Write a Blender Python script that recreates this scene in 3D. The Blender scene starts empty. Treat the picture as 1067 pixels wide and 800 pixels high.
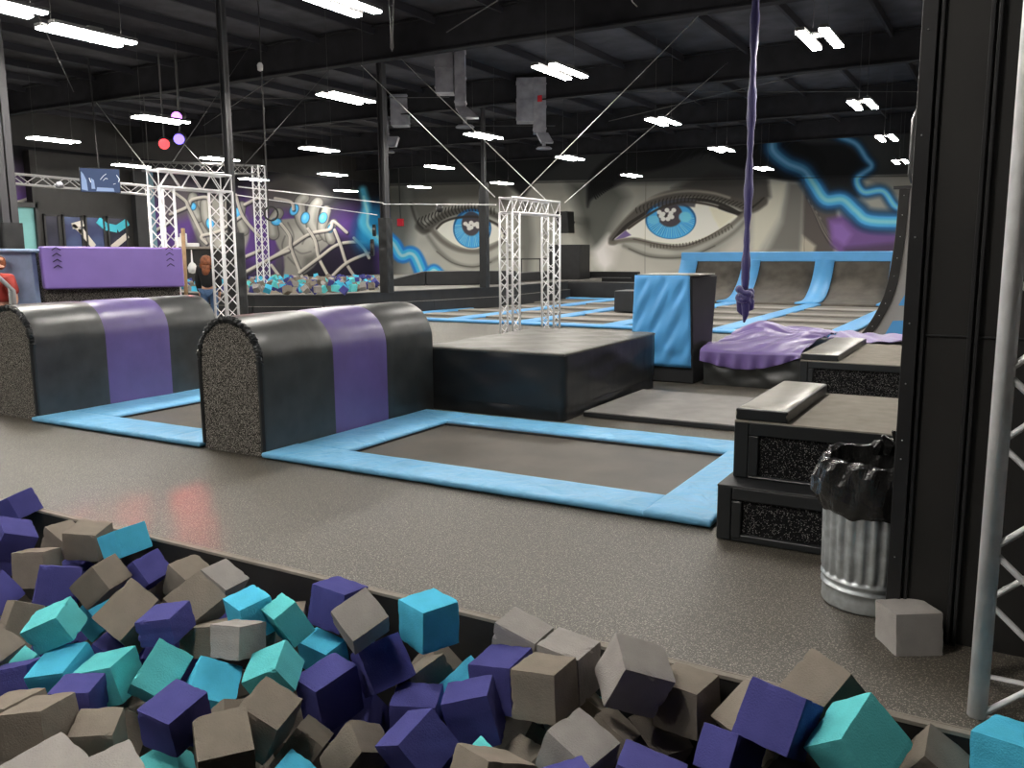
import bpy, bmesh, math, random
import numpy as np
from mathutils import Vector, Matrix, Quaternion
R = math.radians
rnd = random.Random(7)
scene = bpy.context.scene
COL = scene.collection

# ------------------------------------------------------------------ camera
CAM = np.array([0.0, 0.0, 1.65])
F_PX, PITCH, ROLL, YAW = 895.27, .15206, -.006459, .52442
_cp, _sp = math.cos(PITCH), math.sin(PITCH)
FW = np.array([-math.sin(YAW)*_cp, math.cos(YAW)*_cp, -_sp])
_ri = np.array([math.cos(YAW), math.sin(YAW), 0.0])
_up = np.cross(_ri, FW)
RT = math.cos(ROLL)*_ri + math.sin(ROLL)*_up
UP = -math.sin(ROLL)*_ri + math.cos(ROLL)*_up
def ray(x, y): return FW*F_PX + RT*(x-533.5) - UP*(y-400)
def onz(x, y, z=0.0): d = ray(x, y); return CAM + d*(z-CAM[2])/d[2]
def onx(x, y, c): d = ray(x, y); return CAM + d*c/d[0]
def ony(x, y, c): d = ray(x, y); return CAM + d*c/d[1]
def ond(x, y, d): r = ray(x, y); return CAM + r/(r@FW)*d
def topix(P):
    w = np.asarray(P, float) - CAM
    k = w@FW
    return 533.5+F_PX*(w@RT)/k, 400-F_PX*(w@UP)/k

cd = bpy.data.cameras.new('camera'); cam = bpy.data.objects.new('camera', cd); COL.objects.link(cam)
m = Matrix(((RT[0], UP[0], -FW[0], CAM[0]), (RT[1], UP[1], -FW[1], CAM[1]), (RT[2], UP[2], -FW[2], CAM[2]), (0, 0, 0, 1)))
cam.matrix_world = m
cd.sensor_fit = 'HORIZONTAL'; cd.sensor_width = 36.0; cd.lens = 36.0*F_PX/1067.0
cd.clip_start = .05; cd.clip_end = 200
scene.camera = cam
vs = scene.view_settings
vs.view_transform = 'Standard'; vs.look = 'None'; vs.gamma = 1.0; vs.use_curve_mapping = False; vs.exposure = 0.16
w = bpy.data.worlds.new('world'); scene.world = w; w.use_nodes = True
w.node_tree.nodes['Background'].inputs[0].default_value = (.55, .6, .75, 1)
w.node_tree.nodes['Background'].inputs[1].default_value = .02

# --------------------------------------------------------------- materials
def lin(c):
    def f(v):
        v /= 255.0
        return v/12.92 if v <= .04045 else ((v+.055)/1.055)**2.4
    return tuple(f(v) for v in c)
def mat(name, col, rough=.6, metal=0.0, noise=None, flecks=None, bump=None, spec=.5, coat=0.0, emit=None, wrinkle=None, sheen=0.0):
    """col: linear rgb. noise=(scale, amount) tonal mottling; flecks=(scale, size, rgb); bump=(scale, strength)"""
    M = bpy.data.materials.new(name); M.use_nodes = True
    nt = M.node_tree; b = nt.nodes['Principled BSDF']; N = nt.nodes.new; L = nt.links.new
    b.inputs['Base Color'].default_value = (*col, 1); b.inputs['Roughness'].default_value = rough
    b.inputs['Metallic'].default_value = metal; b.inputs['Specular IOR Level'].default_value = spec
    b.inputs['Coat Weight'].default_value = coat; b.inputs['Coat Roughness'].default_value = .25
    b.inputs['Sheen Weight'].default_value = sheen
    tc = N('ShaderNodeTexCoord'); cur = None
    if noise:
        n = N('ShaderNodeTexNoise'); n.inputs['Scale'].default_value = noise[0]; n.inputs['Detail'].default_value = 4
        L(tc.outputs['Object'], n.inputs['Vector'])
        mr = N('ShaderNodeMapRange'); mr.inputs['From Min'].default_value = .3; mr.inputs['From Max'].default_value = .7
        mr.inputs['To Min'].default_value = 1-noise[1]; mr.inputs['To Max'].default_value = 1+noise[1]
        L(n.outputs['Fac'], mr.inputs['Value'])
        mx = N('ShaderNodeMix'); mx.data_type = 'RGBA'; mx.blend_type = 'MULTIPLY'; mx.inputs['Factor'].default_value = 1
        mx.inputs['A'].default_value = (*col, 1); L(mr.outputs[0], mx.inputs['B']); cur = mx.outputs['Result']
    if flecks:
        v = N('ShaderNodeTexVoronoi'); v.inputs['Scale'].default_value = flecks[0]
        L(tc.outputs['Object'], v.inputs['Vector'])
        n2 = N('ShaderNodeTexNoise'); n2.inputs['Scale'].default_value = flecks[0]*.55; n2.inputs['Detail'].default_value = 1
        L(tc.outputs['Object'], n2.inputs['Vector'])
        a = N('ShaderNodeMath'); a.operation = 'LESS_THAN'; a.inputs[1].default_value = flecks[1]; L(v.outputs['Distance'], a.inputs[0])
        g = N('ShaderNodeMath'); g.operation = 'GREATER_THAN'; g.inputs[1].default_value = .5; L(n2.outputs['Fac'], g.inputs[0])
        f = N('ShaderNodeMath'); f.operation = 'MULTIPLY'; L(a.outputs[0], f.inputs[0]); L(g.outputs[0], f.inputs[1])
        mx = N('ShaderNodeMix'); mx.data_type = 'RGBA'; L(f.outputs[0], mx.inputs['Factor'])
        if cur: L(cur, mx.inputs['A'])
        else: mx.inputs['A'].default_value = (*col, 1)
        mx.inputs['B'].default_value = (*flecks[2], 1); cur = mx.outputs['Result']
    if cur: L(cur, b.inputs['Base Color'])
    last = None
    if wrinkle:   # long soft creases: (scale, strength, stretch axis scales)
        mp = N('ShaderNodeMapping'); mp.inputs['Scale'].default_value = wrinkle[2]; mp.inputs['Rotation'].default_value = (.2, .35, .5)
        L(tc.outputs['Object'], mp.inputs['Vector'])
        n = N('ShaderNodeTexNoise'); n.inputs['Scale'].default_value = wrinkle[0]; n.inputs['Detail'].default_value = 2; n.inputs['Distortion'].default_value = .6
        L(mp.outputs[0], n.inputs['Vector'])
        bp = N('ShaderNodeBump'); bp.inputs['Strength'].default_value = wrinkle[1]; bp.inputs['Distance'].default_value = .03
        L(n.outputs['Fac'], bp.inputs['Height']); last = bp
    if bump:
        n = N('ShaderNodeTexNoise'); n.inputs['Scale'].default_value = bump[0]; n.inputs['Detail'].default_value = 5
        L(tc.outputs['Object'], n.inputs['Vector'])
        bp = N('ShaderNodeBump'); bp.inputs['Strength'].default_value = bump[1]; bp.inputs['Distance'].default_value = .01
        L(n.outputs['Fac'], bp.inputs['Height'])
        if last: L(last.outputs[0], bp.inputs['Normal'])
        last = bp
    if last: L(last.outputs[0], b.inputs['Normal'])
    if emit:
        b.inputs['Emission Color'].default_value = (*emit[0], 1); b.inputs['Emission Strength'].default_value = emit[1]
    return M
M = {}
M['floor'] = mat('speckled_rubber_floor', (.066, .057, .045), .47, noise=(1.0, .16), flecks=(170, .40, (.34, .31, .25)), bump=(260, .3), spec=.65)
M['deck'] = mat('grey_deck', (.24, .23, .21), .6, noise=(3, .1))
M['vinyl'] = mat('black_vinyl', (.016, .018, .020), .36, bump=(40, .06), wrinkle=(2.2, .35, (1, 1, .35)), noise=(2, .2))
M['vinylm'] = mat('black_matte_vinyl', (.020, .021, .023), .5, bump=(60, .08), noise=(3, .2))
M['vinylw'] = mat('worn_black_vinyl', (.022, .024, .024), .38, spec=.9, noise=(5, .45), bump=(20, .05), wrinkle=(1.6, .5, (1, 1, .3)))
M['purple'] = mat('purple_vinyl', (.115, .08, .25), .36, spec=.9, noise=(4, .12), bump=(40, .05), wrinkle=(1.5, .25, (1, 1, .3)))
M['padpurple'] = mat('violet_pad_vinyl', (.20, .13, .42), .42, noise=(3, .05))
M['blue'] = mat('sky_blue_vinyl', (.17, .47, .76), .42, noise=(5, .07), wrinkle=(7, .9, (1, 1, 1)), bump=(60, .04))
M['blue3'] = mat('court_blue_vinyl', (.12, .42, .80), .5, noise=(3, .05))
M['blue2'] = mat('bright_blue_vinyl', (.10, .40, .82), .45, noise=(3, .05), wrinkle=(1.6, .9, (1.4, 1.4, .5)))
M['carpet'] = mat('speckled_carpet', (.045, .042, .038), .95, noise=(40, .3), flecks=(230, .45, (.5, .47, .42)), bump=(300, .5), spec=.1)
M['carpetd'] = mat('dark_speckled_carpet', (.010, .010, .011), .95, noise=(60, .3), flecks=(140, .30, (.34, .33, .32)), bump=(300, .4), spec=.1)
M['greytop'] = mat('grey_carpet_top', (.27, .245, .21), .8, noise=(9, .12), bump=(200, .3), spec=.2)
M['sheen'] = mat('vinyl_sheen_top', (.26, .245, .205), .28, noise=(6, .1), wrinkle=(3, .5, (1, 1, 1)))  # pale base colour stands in for the sheen on vinyl tops
M['blocktop'] = mat('block_vinyl_sheen', (.11, .105, .09), .40, noise=(4, .3), wrinkle=(3, .5, (1, 1, 1)))  # painted sheen again, in a darker tone for the platform block
M['greymat'] = mat('grey_mat', (.26, .25, .24), .75, noise=(5, .12), bump=(150, .2))
M['bed'] = mat('trampoline_bed', (.085, .072, .058), .45, noise=(2.2, .28), bump=(300, .25))
M['bedfar'] = mat('court_bed', (.16, .145, .125), .7, noise=(2, .15))
M['padgrey'] = mat('grey_court_pad', (.30, .28, .25), .7, noise=(3, .1))
M['pipebed'] = mat('wall_trampoline_bed', (.10, .087, .07), .7, noise=(2.5, .35))
M['steelblk'] = mat('black_painted_steel', (.017, .017, .018), .42, noise=(5, .2), bump=(30, .04))
M['steelgrey'] = mat('grey_painted_steel', (.20, .20, .20), .5)
M['steelcol'] = mat('dark_column_steel', (.05, .05, .055), .5)
M['alu'] = mat('aluminium', (.90, .90, .91), .4, metal=.1, noise=(12, .1), bump=(120, .04))
M['aluw'] = mat('white_painted_truss', (.80, .80, .82), .4, metal=.2)
M['galv'] = mat('galvanised_steel', (.56, .60, .62), .38, metal=.75, noise=(14, .28), bump=(25, .06))
M['duct'] = mat('duct_metal', (.34, .34, .38), .45, metal=.5, noise=(4, .25))
M['bag'] = mat('black_bin_liner', (.012, .012, .012), .2, wrinkle=(9, .9, (1, 1, .6)), bump=(35, .5), coat=.3)
M['padB'] = mat('black_post_pad', (.016, .017, .018), .45, wrinkle=(2.2, .9, (1.5, 1.5, .8)))
M['wallblk'] = mat('black_wall', (.014, .013, .012), .6, noise=(3, .25), bump=(40, .1))
M['ceil'] = mat('black_ceiling_sheet', (.050, .050, .058), .9, noise=(2, .3), spec=.2)
M['beam'] = mat('black_beam', (.020, .020, .023), .9, spec=.15, noise=(3, .2))
M['purlin'] = mat('dark_purlin', (.032, .032, .038), .9, spec=.1)
M['light'] = mat('led_diffuser', (1, 1, 1), .5, emit=((1, .95, .875), 118.0))
M['housing'] = mat('lamp_housing', (.12, .12, .12), .6)
M['cable'] = mat('steel_cable', (.65, .65, .62), .4, metal=.5)
M['darkcable'] = mat('dark_cable', (.07, .07, .07), .6)
M['silk'] = mat('purple_silk', (.040, .032, .15), .5, sheen=.4, wrinkle=(8, .6, (3, 3, .3)))
M['cloth'] = mat('violet_cloth', (.16, .105, .32), .38, spec=.8)
M['wood'] = mat('pale_wood', (.42, .27, .15), .6, noise=(8, .15))
M['teal'] = mat('teal_wall_paint', (.22, .52, .52), .6, noise=(2, .08))
M['tealb'] = mat('pale_blue_wall_paint', (.15, .27, .34), .6, noise=(2, .08))
M['side'] = mat('blue_lit_side_panel', (.30, .40, .60), .6, noise=(8, .1), bump=(80, .15))  # tint of the blue lamp light is put into the panel colour
M['ply'] = mat('grey_plywood', (.36, .35, .34), .6, noise=(2, .08))
M['bolt'] = mat('bolt_metal', (.6, .6, .6), .4, metal=.8)
M['red'] = mat('red_plastic', (.75, .03, .05), .4)
M['mark'] = mat('dark_purple_print', (.018, .010, .05), .6)
M['foamP'] = mat('purple_foam', (.080, .080, .275), .95, noise=(14, .06), bump=(160, .3), spec=.1)
M['foamK'] = mat('taupe_foam', (.235, .205, .170), .95, noise=(14, .06), bump=(160, .35), spec=.1)
M['foamG'] = mat('light_grey_foam', (.34, .32, .305), .95, noise=(14, .06), bump=(160, .35), spec=.1)
M['foamT'] = mat('mint_foam', (.13, .60, .63), .95, noise=(14, .06), bump=(160, .35), spec=.1)
M['foamS'] = mat('turquoise_foam', (.09, .53, .78), .95, noise=(14, .06), bump=(160, .35), spec=.1)
M['glassd'] = mat('dark_screen', (.02, .03, .06), .15)
M['skin'] = mat('skin', (.55, .30, .20), .6)
M['hair'] = mat('auburn_hair', (.26, .085, .035), .55, bump=(60, .5), noise=(20, .5))
M['jeans'] = mat('blue_denim', (.06, .12, .24), .8, noise=(20, .2))
M['topblk'] = mat('black_knit', (.012, .012, .015), .9)
M['shirtred'] = mat('red_shirt', (.35, .04, .03), .8)
M['white'] = mat('white_paint', (.8, .8, .8), .5)

# ----------------------------------------------------------------- objects
def link(name, me, m_, parent=None):
    o = bpy.data.objects.new(name, me); COL.objects.link(o)
    if m_ is not None: me.materials.append(M[m_] if isinstance(m_, str) else m_)
    if parent is not None: o.parent = parent
    return o
def tag(o, label=None, cat=None, group=None, kind=None):
    if label: o['label'] = label
    if cat: o['category'] = cat
    if group: o['group'] = group
    if kind: o['kind'] = kind
    return o
def thing(name, label, cat, loc=(0, 0, 0), group=None):
    o = bpy.data.objects.new(name, None); COL.objects.link(o); o.location = loc
    o.empty_display_size = .1
    return tag(o, label, cat, group)
class MB:
    """collects shapes given in WORLD coordinates; build() stores them relative to the parent's location"""
    def __init__(s): s.v = []; s.f = []
    def add(s, vs_, fs):
        n = len(s.v); s.v += [tuple(map(float, v)) for v in vs_]; s.f += [tuple(n+i for i in f) for f in fs]; return s
    def box(s, x0, x1, y0, y1, z0, z1):
        return s.add([(x0, y0, z0), (x1, y0, z0), (x1, y1, z0), (x0, y1, z0), (x0, y0, z1), (x1, y0, z1), (x1, y1, z1), (x0, y1, z1)],
                     [(3, 2, 1, 0), (4, 5, 6, 7), (0, 1, 5, 4), (1, 2, 6, 5), (2, 3, 7, 6), (3, 0, 4, 7)])
    def hexa(s, p):   # 8 points bottom ring, top ring
        return s.add(p, [(3, 2, 1, 0), (4, 5, 6, 7), (0, 1, 5, 4), (1, 2, 6, 5), (2, 3, 7, 6), (3, 0, 4, 7)])
    def bar(s, p, q, wx, wy=None):
        p, q = Vector(p), Vector(q); d = (q-p).normalized(); a = Vector((0, 0, 1)) if abs(d.z) < .9 else Vector((0, 1, 0))
        u = d.cross(a).normalized()*(wx/2); v = d.cross(u).normalized()*((wy or wx)/2)
        return s.hexa([p-u-v, p+u-v, p+u+v, p-u+v, q-u-v, q+u-v, q+u+v, q-u+v])
    def tube(s, pts, r, n=8, cap=True, rs=None):
        pts = [Vector(p) for p in pts]; rings = []; u = None
        for i, p in enumerate(pts):
            d = (pts[min(i+1, len(pts)-1)]-pts[max(i-1, 0)]).normalized()
            if u is None:
                a = Vector((0, 0, 1)) if abs(d.z) < .9 else Vector((1, 0, 0)); u = d.cross(a).normalized()
            else: u = (u-d*u.dot(d)).normalized()
            v = d.cross(u); rr = rs[i] if rs else r
            rings.append([p+(u*math.cos(2*math.pi*k/n)+v*math.sin(2*math.pi*k/n))*rr for k in range(n)])
        vs_ = [v for r_ in rings for v in r_]; fs = []
        for i in range(len(pts)-1):
            for k in range(n): fs.append((i*n+k, i*n+(k+1) % n, (i+1)*n+(k+1) % n, (i+1)*n+k))
        if cap: fs += [tuple(range(n-1, -1, -1)), tuple((len(pts)-1)*n+k for k in range(n))]
        return s.add(vs_, fs)
    def prism(s, pts, off):   # polygon pts (3d) swept by off
        n = len(pts); off = Vector(off); vs_ = [Vector(p) for p in pts]; vs_ += [p+off for p in vs_]
        return s.add(vs_, [tuple(range(n-1, -1, -1)), tuple(range(n, 2*n))]+[(i, (i+1) % n, n+(i+1) % n, n+i) for i in range(n)])
    def lathe(s, c, prof, n=32, wob=None):
        vs_ = []; fs = []
        for j, (r, z) in enumerate(prof):
            for k in range(n):
                a = 2*math.pi*k/n; rr = r+(wob(a, z) if wob else 0)
                vs_.append((c[0]+rr*math.cos(a), c[1]+rr*math.sin(a), c[2]+z))
        for j in range(len(prof)-1):
            for k in range(n): fs.append((j*n+k, j*n+(k+1) % n, (j+1)*n+(k+1) % n, (j+1)*n+k))
        return s.add(vs_, fs)
    def grid(s, P):   # P[i][j] points
        a, b = len(P), len(P[0]); return s.add([p for r_ in P for p in r_], [(i*b+j, i*b+j+1, (i+1)*b+j+1, (i+1)*b+j) for i in range(a-1) for j in range(b-1)])
    def build(s, name, m_, parent=None, bevel=0, seg=2, smooth=False, fix=True, solid=0, sub=0):
        off = Vector(parent.location) if parent is not None else Vector((0, 0, 0))
        if parent is not None and parent.parent is not None: off = off+Vector(parent.parent.location)
        me = bpy.data.meshes.new(name); me.from_pydata([tuple(Vector(v)-off) for v in s.v], [], s.f); me.update()
        if fix:
            bm = bmesh.new(); bm.from_mesh(me); bmesh.ops.recalc_face_normals(bm, faces=bm.faces); bm.to_mesh(me); bm.free()
        if smooth:
            for p in me.polygons: p.use_smooth = True
        o = link(name, me, m_, parent)
        if solid:
            md = o.modifiers.new('solid', 'SOLIDIFY'); md.thickness = solid; md.offset = 0
        if bevel:
            md = o.modifiers.new('bevel', 'BEVEL'); md.width = bevel; md.segments = seg; md.limit_method = 'ANGLE'; md.angle_limit = R(40)
            if not smooth:
                for p in me.polygons: p.use_smooth = True
                try: md.harden_normals = True
                except Exception: pass
        if sub:
            md = o.modifiers.new('sub', 'SUBSURF'); md.levels = sub; md.render_levels = sub
        return o
def origin(o, c):   # move a top-level mesh's origin without moving it
    c = Vector(c); o.data.transform(Matrix.Translation(-c)); o.location = c; return o
def box(name, m_, b, parent=None, **k): return MB().box(*b).build(name, m_, parent, **k)

def padmesh(x0, x1, y0, y1, z0, z1, seed=0, puff=.012, step=.08, wob=.004):
    """a soft filled pad: rounded, slightly lumpy box as one mesh (MB)"""
    rn = random.Random(seed); mb = MB()
    nx = max(2, int((x1-x0)/step)); ny = max(2, int((y1-y0)/step)); ph = [rn.uniform(0, 6) for _ in range(6)]
    P = []
    def top(x, y):
        u = min(x-x0, x1-x, y-y0, y1-y); e = 1-math.exp(-max(u, 0)/.03)
        return z1-puff+puff*e+wob*(math.sin(x*9+ph[0])*math.sin(y*11+ph[1])+.6*math.sin(x*23+y*7+ph[2]))*e
    xs = [x0+(x1-x0)*i/nx for i in range(nx+1)]; ys = [y0+(y1-y0)*j/ny for j in range(ny+1)]
    xs = sorted(set([x0, x0+.012, x0+.03]+xs+[x1-.03, x1-.012, x1])); ys = sorted(set([y0, y0+.012, y0+.03]+ys+[y1-.03, y1-.012, y1]))
    mb.grid([[(x, y, top(x, y)) for y in ys] for x in xs])
    loop = [(x, y0) for x in xs]+[(x1, y) for y in ys[1:]]+[(x, y1) for x in xs[::-1][1:]]+[(x0, y) for y in ys[::-1][1:-1]]
    n = len(loop); vs_ = [(x, y, top(x, y)) for x, y in loop]
    cx, cy = (x0+x1)/2, (y0+y1)/2
    vs_ += [(x, y, (z0+z1)/2) for x, y in [(x+(math.copysign(.006, x-cx) if x in (x0, x1) else 0), y+(math.copysign(.006, y-cy) if y in (y0, y1) else 0)) for x, y in loop]]
    vs_ += [(x, y, z0) for x, y in loop]
    mb.add(vs_, [(i, (i+1) % n, n+(i+1) % n, n+i) for i in range(n)]+[(n+i, n+(i+1) % n, 2*n+(i+1) % n, 2*n+i) for i in range(n)]+[tuple(range(3*n-1, 2*n-1, -1))])
    return mb
def weld(o, d=.0005):
    bm = bmesh.new(); bm.from_mesh(o.data); bmesh.ops.remove_doubles(bm, verts=bm.verts, dist=d); bmesh.ops.recalc_face_normals(bm, faces=bm.faces); bm.to_mesh(o.data); bm.free(); return o
def pad(name, m_, b, parent=None, seed=0, **k):
    o = padmesh(*b, seed=seed, **k).build(name, m_, parent, fix=False, smooth=True); weld(o); return o
FOAM=[
('P',(-5.475, 3.044, 0.041),(0.5766, -0.5887, 0.2875, 0.4882),(0.158, 0.197, 0.196)),
('P',(-4.982, 2.728, -0.003),(0.7756, 0.0154, 0.2552, 0.5772),(0.193, 0.191, 0.19)),
('K',(-4.947, 3.03, -0.105),(0.1777, -0.0047, -0.9841, 0.0045),(0.21, 0.17, 0.173)),
('K',(-4.701, 2.704, -0.113),(0.0448, -0.2588, 0.9606, -0.0909),(0.181, 0.196, 0.204)),
('K',(-4.659, 3.001, -0.034),(0.0356, 0.2168, -0.9739, -0.0576),(0.207, 0.188, 0.172)),
('S',(-4.331, 3.008, 0.009),(0.1942, 0.0284, 0.9804, 0.0139),(0.2, 0.195, 0.157)),
('P',(-3.994, 2.872, -0.075),(0.4326, 0.0916, -0.8968, 0.0163),(0.151, 0.191, 0.189)),
('P',(-4.541, 2.352, -0.15),(0.4453, 0.2039, -0.8717, -0.0183),(0.18, 0.198, 0.199)),
('P',(-4.287, 2.561, -0.088),(0.8572, -0.1883, 0.0296, 0.4785),(0.203, 0.2, 0.203)),
('P',(-4.765, 2.935, -0.29),(0.253, 0.1935, -0.9478, -0.0173),(0.182, 0.204, 0.21)),
('K',(-4.028, 2.644, -0.047),(0.4085, 0.131, -0.9018, 0.0514),(0.154, 0.185, 0.203)),
('K',(-3.385, 2.368, 0.007),(0.2018, -0.0429, -0.9182, -0.3381),(0.194, 0.233, 0.197)),
('T',(-3.603, 2.124, 0.011),(0.4818, -0.0007, -0.2418, 0.8423),(0.16, 0.187, 0.137)),
('K',(-4.201, 2.293, -0.188),(0.1089, 0.1926, 0.9447, -0.242),(0.195, 0.146, 0.225)),
('K',(-3.933, 1.986, -0.149),(0.3507, 0.2242, -0.9045, 0.0927),(0.178, 0.2, 0.199)),
('K',(-3.801, 3.0, -0.118),(0.2164, -0.0233, -0.9757, -0.0264),(0.155, 0.181, 0.202)),
('K',(-3.25, 2.599, -0.003),(0.2955, -0.0068, -0.9317, -0.2108),(0.188, 0.208, 0.193)),
('G',(-3.329, 2.811, -0.001),(0.2663, 0.0796, -0.9603, 0.0228),(0.169, 0.18, 0.185)),
('S',(-2.888, 2.607, 0.033),(0.0049, 0.1491, 0.9843, 0.0948),(0.176, 0.154, 0.176)),
('T',(-2.685, 2.634, 0.038),(0.0944, 0.1911, 0.9504, 0.2265),(0.172, 0.116, 0.172)),
('K',(-3.079, 2.535, -0.097),(0.1257, -0.0554, 0.9878, -0.0732),(0.187, 0.197, 0.137)),
('G',(-2.777, 2.433, 0.009),(0.0631, -0.0149, 0.9914, -0.1134),(0.168, 0.159, 0.139)),
('K',(-2.922, 2.716, -0.131),(0.0468, -0.1778, 0.9764, -0.1131),(0.192, 0.192, 0.16)),
('T',(-2.542, 2.398, -0.067),(0.5173, 0.0069, -0.2758, 0.8101),(0.169, 0.175, 0.143)),
('S',(-2.771, 2.945, -0.278),(-0.0087, 0.0582, 0.9914, 0.1173),(0.214, 0.129, 0.166)),
('P',(-2.744, 3.027, -0.046),(0.0733, 0.0634, -0.9918, 0.0832),(0.187, 0.212, 0.194)),
('G',(-2.234, 2.599, 0.146),(0.2691, -0.1556, -0.9124, -0.2664),(0.166, 0.174, 0.166)),
('P',(-2.233, 2.726, -0.104),(0.2863, 0.2716, 0.9187, 0.0197),(0.206, 0.194, 0.198)),
('S',(-2.022, 2.785, 0.12),(0.0066, 0.1966, 0.9804, 0.0069),(0.193, 0.179, 0.185)),
('P',(-2.373, 2.548, -0.186),(0.022, -0.1189, -0.9866, -0.1093),(0.156, 0.211, 0.227)),
('K',(-2.313, 2.127, -0.08),(0.2376, 0.1245, -0.9628, -0.0317),(0.172, 0.19, 0.191)),
('K',(-2.268, 1.893, -0.068),(0.7359, -0.5035, -0.2646, 0.3673),(0.185, 0.193, 0.193)),
('K',(-2.522, 2.166, -0.212),(0.7589, -0.3592, -0.0596, 0.54),(0.173, 0.198, 0.206)),
('K',(-2.312, 2.312, -0.298),(0.257, 0.2043, -0.9225, 0.2031),(0.133, 0.197, 0.181)),
('S',(-2.163, 2.049, -0.275),(0.2728, 0.1673, -0.937, 0.1399),(0.128, 0.2, 0.196)),
('K',(-2.057, 2.34, -0.264),(0.4845, -0.0212, 0.8335, -0.2648),(0.206, 0.168, 0.151)),
('S',(-1.876, 2.905, -0.241),(0.1239, 0.3116, 0.9015, 0.2735),(0.212, 0.196, 0.211)),
('P',(-1.685, 2.818, -0.07),(0.0574, -0.025, 0.998, -0.0081),(0.189, 0.214, 0.198)),
('P',(-2.031, 2.701, -0.238),(0.0009, -0.2013, 0.9786, 0.0425),(0.197, 0.177, 0.136)),
('P',(-1.682, 2.599, -0.112),(0.1272, -0.1978, 0.9705, 0.0523),(0.188, 0.154, 0.215)),
('P',(-1.79, 2.375, -0.16),(0.2644, 0.1321, 0.9421, 0.1586),(0.205, 0.188, 0.179)),
('T',(-1.48, 2.403, -0.218),(0.0467, 0.2227, 0.9307, 0.2863),(0.198, 0.152, 0.197)),
('G',(-1.703, 3.025, 0.022),(0.1196, -0.0145, -0.9923, -0.0289),(0.203, 0.169, 0.123)),
('G',(-1.426, 2.906, 0.013),(0.0183, -0.0647, -0.9962, -0.0548),(0.201, 0.161, 0.206)),
('K',(-1.426, 2.699, 0.017),(0.0571, -0.0025, 0.9979, -0.0295),(0.186, 0.194, 0.19)),
('G',(-1.133, 2.871, 0.062),(0.2224, -0.4216, -0.874, 0.094),(0.193, 0.212, 0.19)),
('K',(-0.979, 3.029, -0.074),(0.0232, 0.1032, 0.9943, 0.0139),(0.198, 0.181, 0.192)),
('G',(-1.229, 2.583, -0.135),(0.1504, -0.118, -0.9807, -0.042),(0.205, 0.191, 0.174)),
('K',(-1.223, 2.803, -0.206),(0.2586, 0.0155, -0.9538, 0.1519),(0.157, 0.197, 0.198)),
('P',(-0.899, 2.385, -0.058),(0.0246, -0.6205, -0.772, 0.1352),(0.193, 0.214, 0.199)),
('P',(-1.13, 2.322, -0.121),(0.2103, 0.4487, 0.8681, 0.0289),(0.195, 0.161, 0.192)),
('K',(-0.694, 2.962, -0.052),(0.2481, 0.3753, 0.8535, 0.263),(0.192, 0.194, 0.196)),
('P',(-0.715, 2.692, -0.039),(0.0136, 0.2176, 0.9348, -0.2803),(0.148, 0.161, 0.145)),
('P',(-0.576, 2.769, 0.092),(0.0601, -0.0984, -0.9575, 0.2645),(0.195, 0.186, 0.195)),
('K',(-0.468, 3.039, 0.078),(0.0809, 0.3027, 0.8899, 0.3315),(0.198, 0.188, 0.202)),
('T',(-0.324, 2.766, 0.076),(0.7872, -0.1502, -0.345, 0.4887),(0.213, 0.189, 0.197)),
('K',(-0.116, 3.007, -0.078),(0.3243, 0.3336, 0.6294, -0.6224),(0.151, 0.153, 0.223)),
('S',(0.101, 3.02, 0.038),(0.0437, 0.1964, 0.9789, -0.0364),(0.164, 0.189, 0.158)),
('P',(-3.5, 2.315, -0.214),(0.2539, 0.1951, -0.9463, 0.044),(0.182, 0.203, 0.205)),
('S',(-3.481, 2.075, -0.17),(0.0736, -0.1784, 0.9691, 0.1534),(0.196, 0.199, 0.172)),
('T',(-3.266, 2.144, -0.162),(0.1159, -0.1729, 0.9763, 0.059),(0.202, 0.181, 0.174)),
('P',(-3.171, 1.938, -0.147),(0.0001, -0.2875, 0.9577, -0.0096),(0.165, 0.178, 0.162)),
('T',(-3.009, 2.209, -0.112),(0.3644, 0.1593, -0.871, -0.2882),(0.163, 0.206, 0.199)),
('P',(-3.698, 1.985, -0.23),(0.0974, -0.3493, 0.9253, -0.1105),(0.164, 0.203, 0.173)),
('T',(-3.872, 2.154, -0.31),(0.0944, 0.1197, 0.9543, 0.257),(0.205, 0.142, 0.202)),
('K',(-3.207, 1.688, -0.132),(0.1202, -0.1161, 0.9857, -0.0222),(0.202, 0.196, 0.202)),
('K',(-3.006, 1.686, -0.075),(0.0951, -0.1721, 0.9792, -0.0492),(0.18, 0.194, 0.167)),
('K',(-2.855, 1.808, -0.163),(0.0313, 0.3288, -0.9422, -0.0554),(0.159, 0.168, 0.186)),
('P',(-2.463, 1.855, 0.024),(0.0551, 0.0465, -0.9931, -0.0926),(0.156, 0.182, 0.15)),
('G',(-2.643, 1.492, -0.088),(0.0421, -0.0591, -0.995, -0.0686),(0.199, 0.206, 0.2)),
('G',(-2.41, 1.554, -0.077),(0.0381, -0.1714, -0.9823, -0.0658),(0.194, 0.205, 0.198)),
('P',(-3.126, 2.338, 0.04),(0.0764, -0.1776, 0.9799, 0.0487),(0.172, 0.179, 0.121)),
('S',(-2.776, 2.261, -0.164),(0.7194, -0.5333, -0.0465, 0.4425),(0.185, 0.201, 0.198)),
('G',(-0.272, 3.791, 0.069),(0.0332, 0.4834, 0.8747, -0.0095),(0.187, 0.198, 0.203)),
('S',(-5.41, 2.93, -0.22),(0.4202, 0.1608, -0.2198, -0.8656),(0.195, 0.195, 0.195)),
('P',(-5.21, 2.77, -0.2),(0.3456, 0.0948, 0.5809, 0.7309),(0.193, 0.193, 0.193)),
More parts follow.
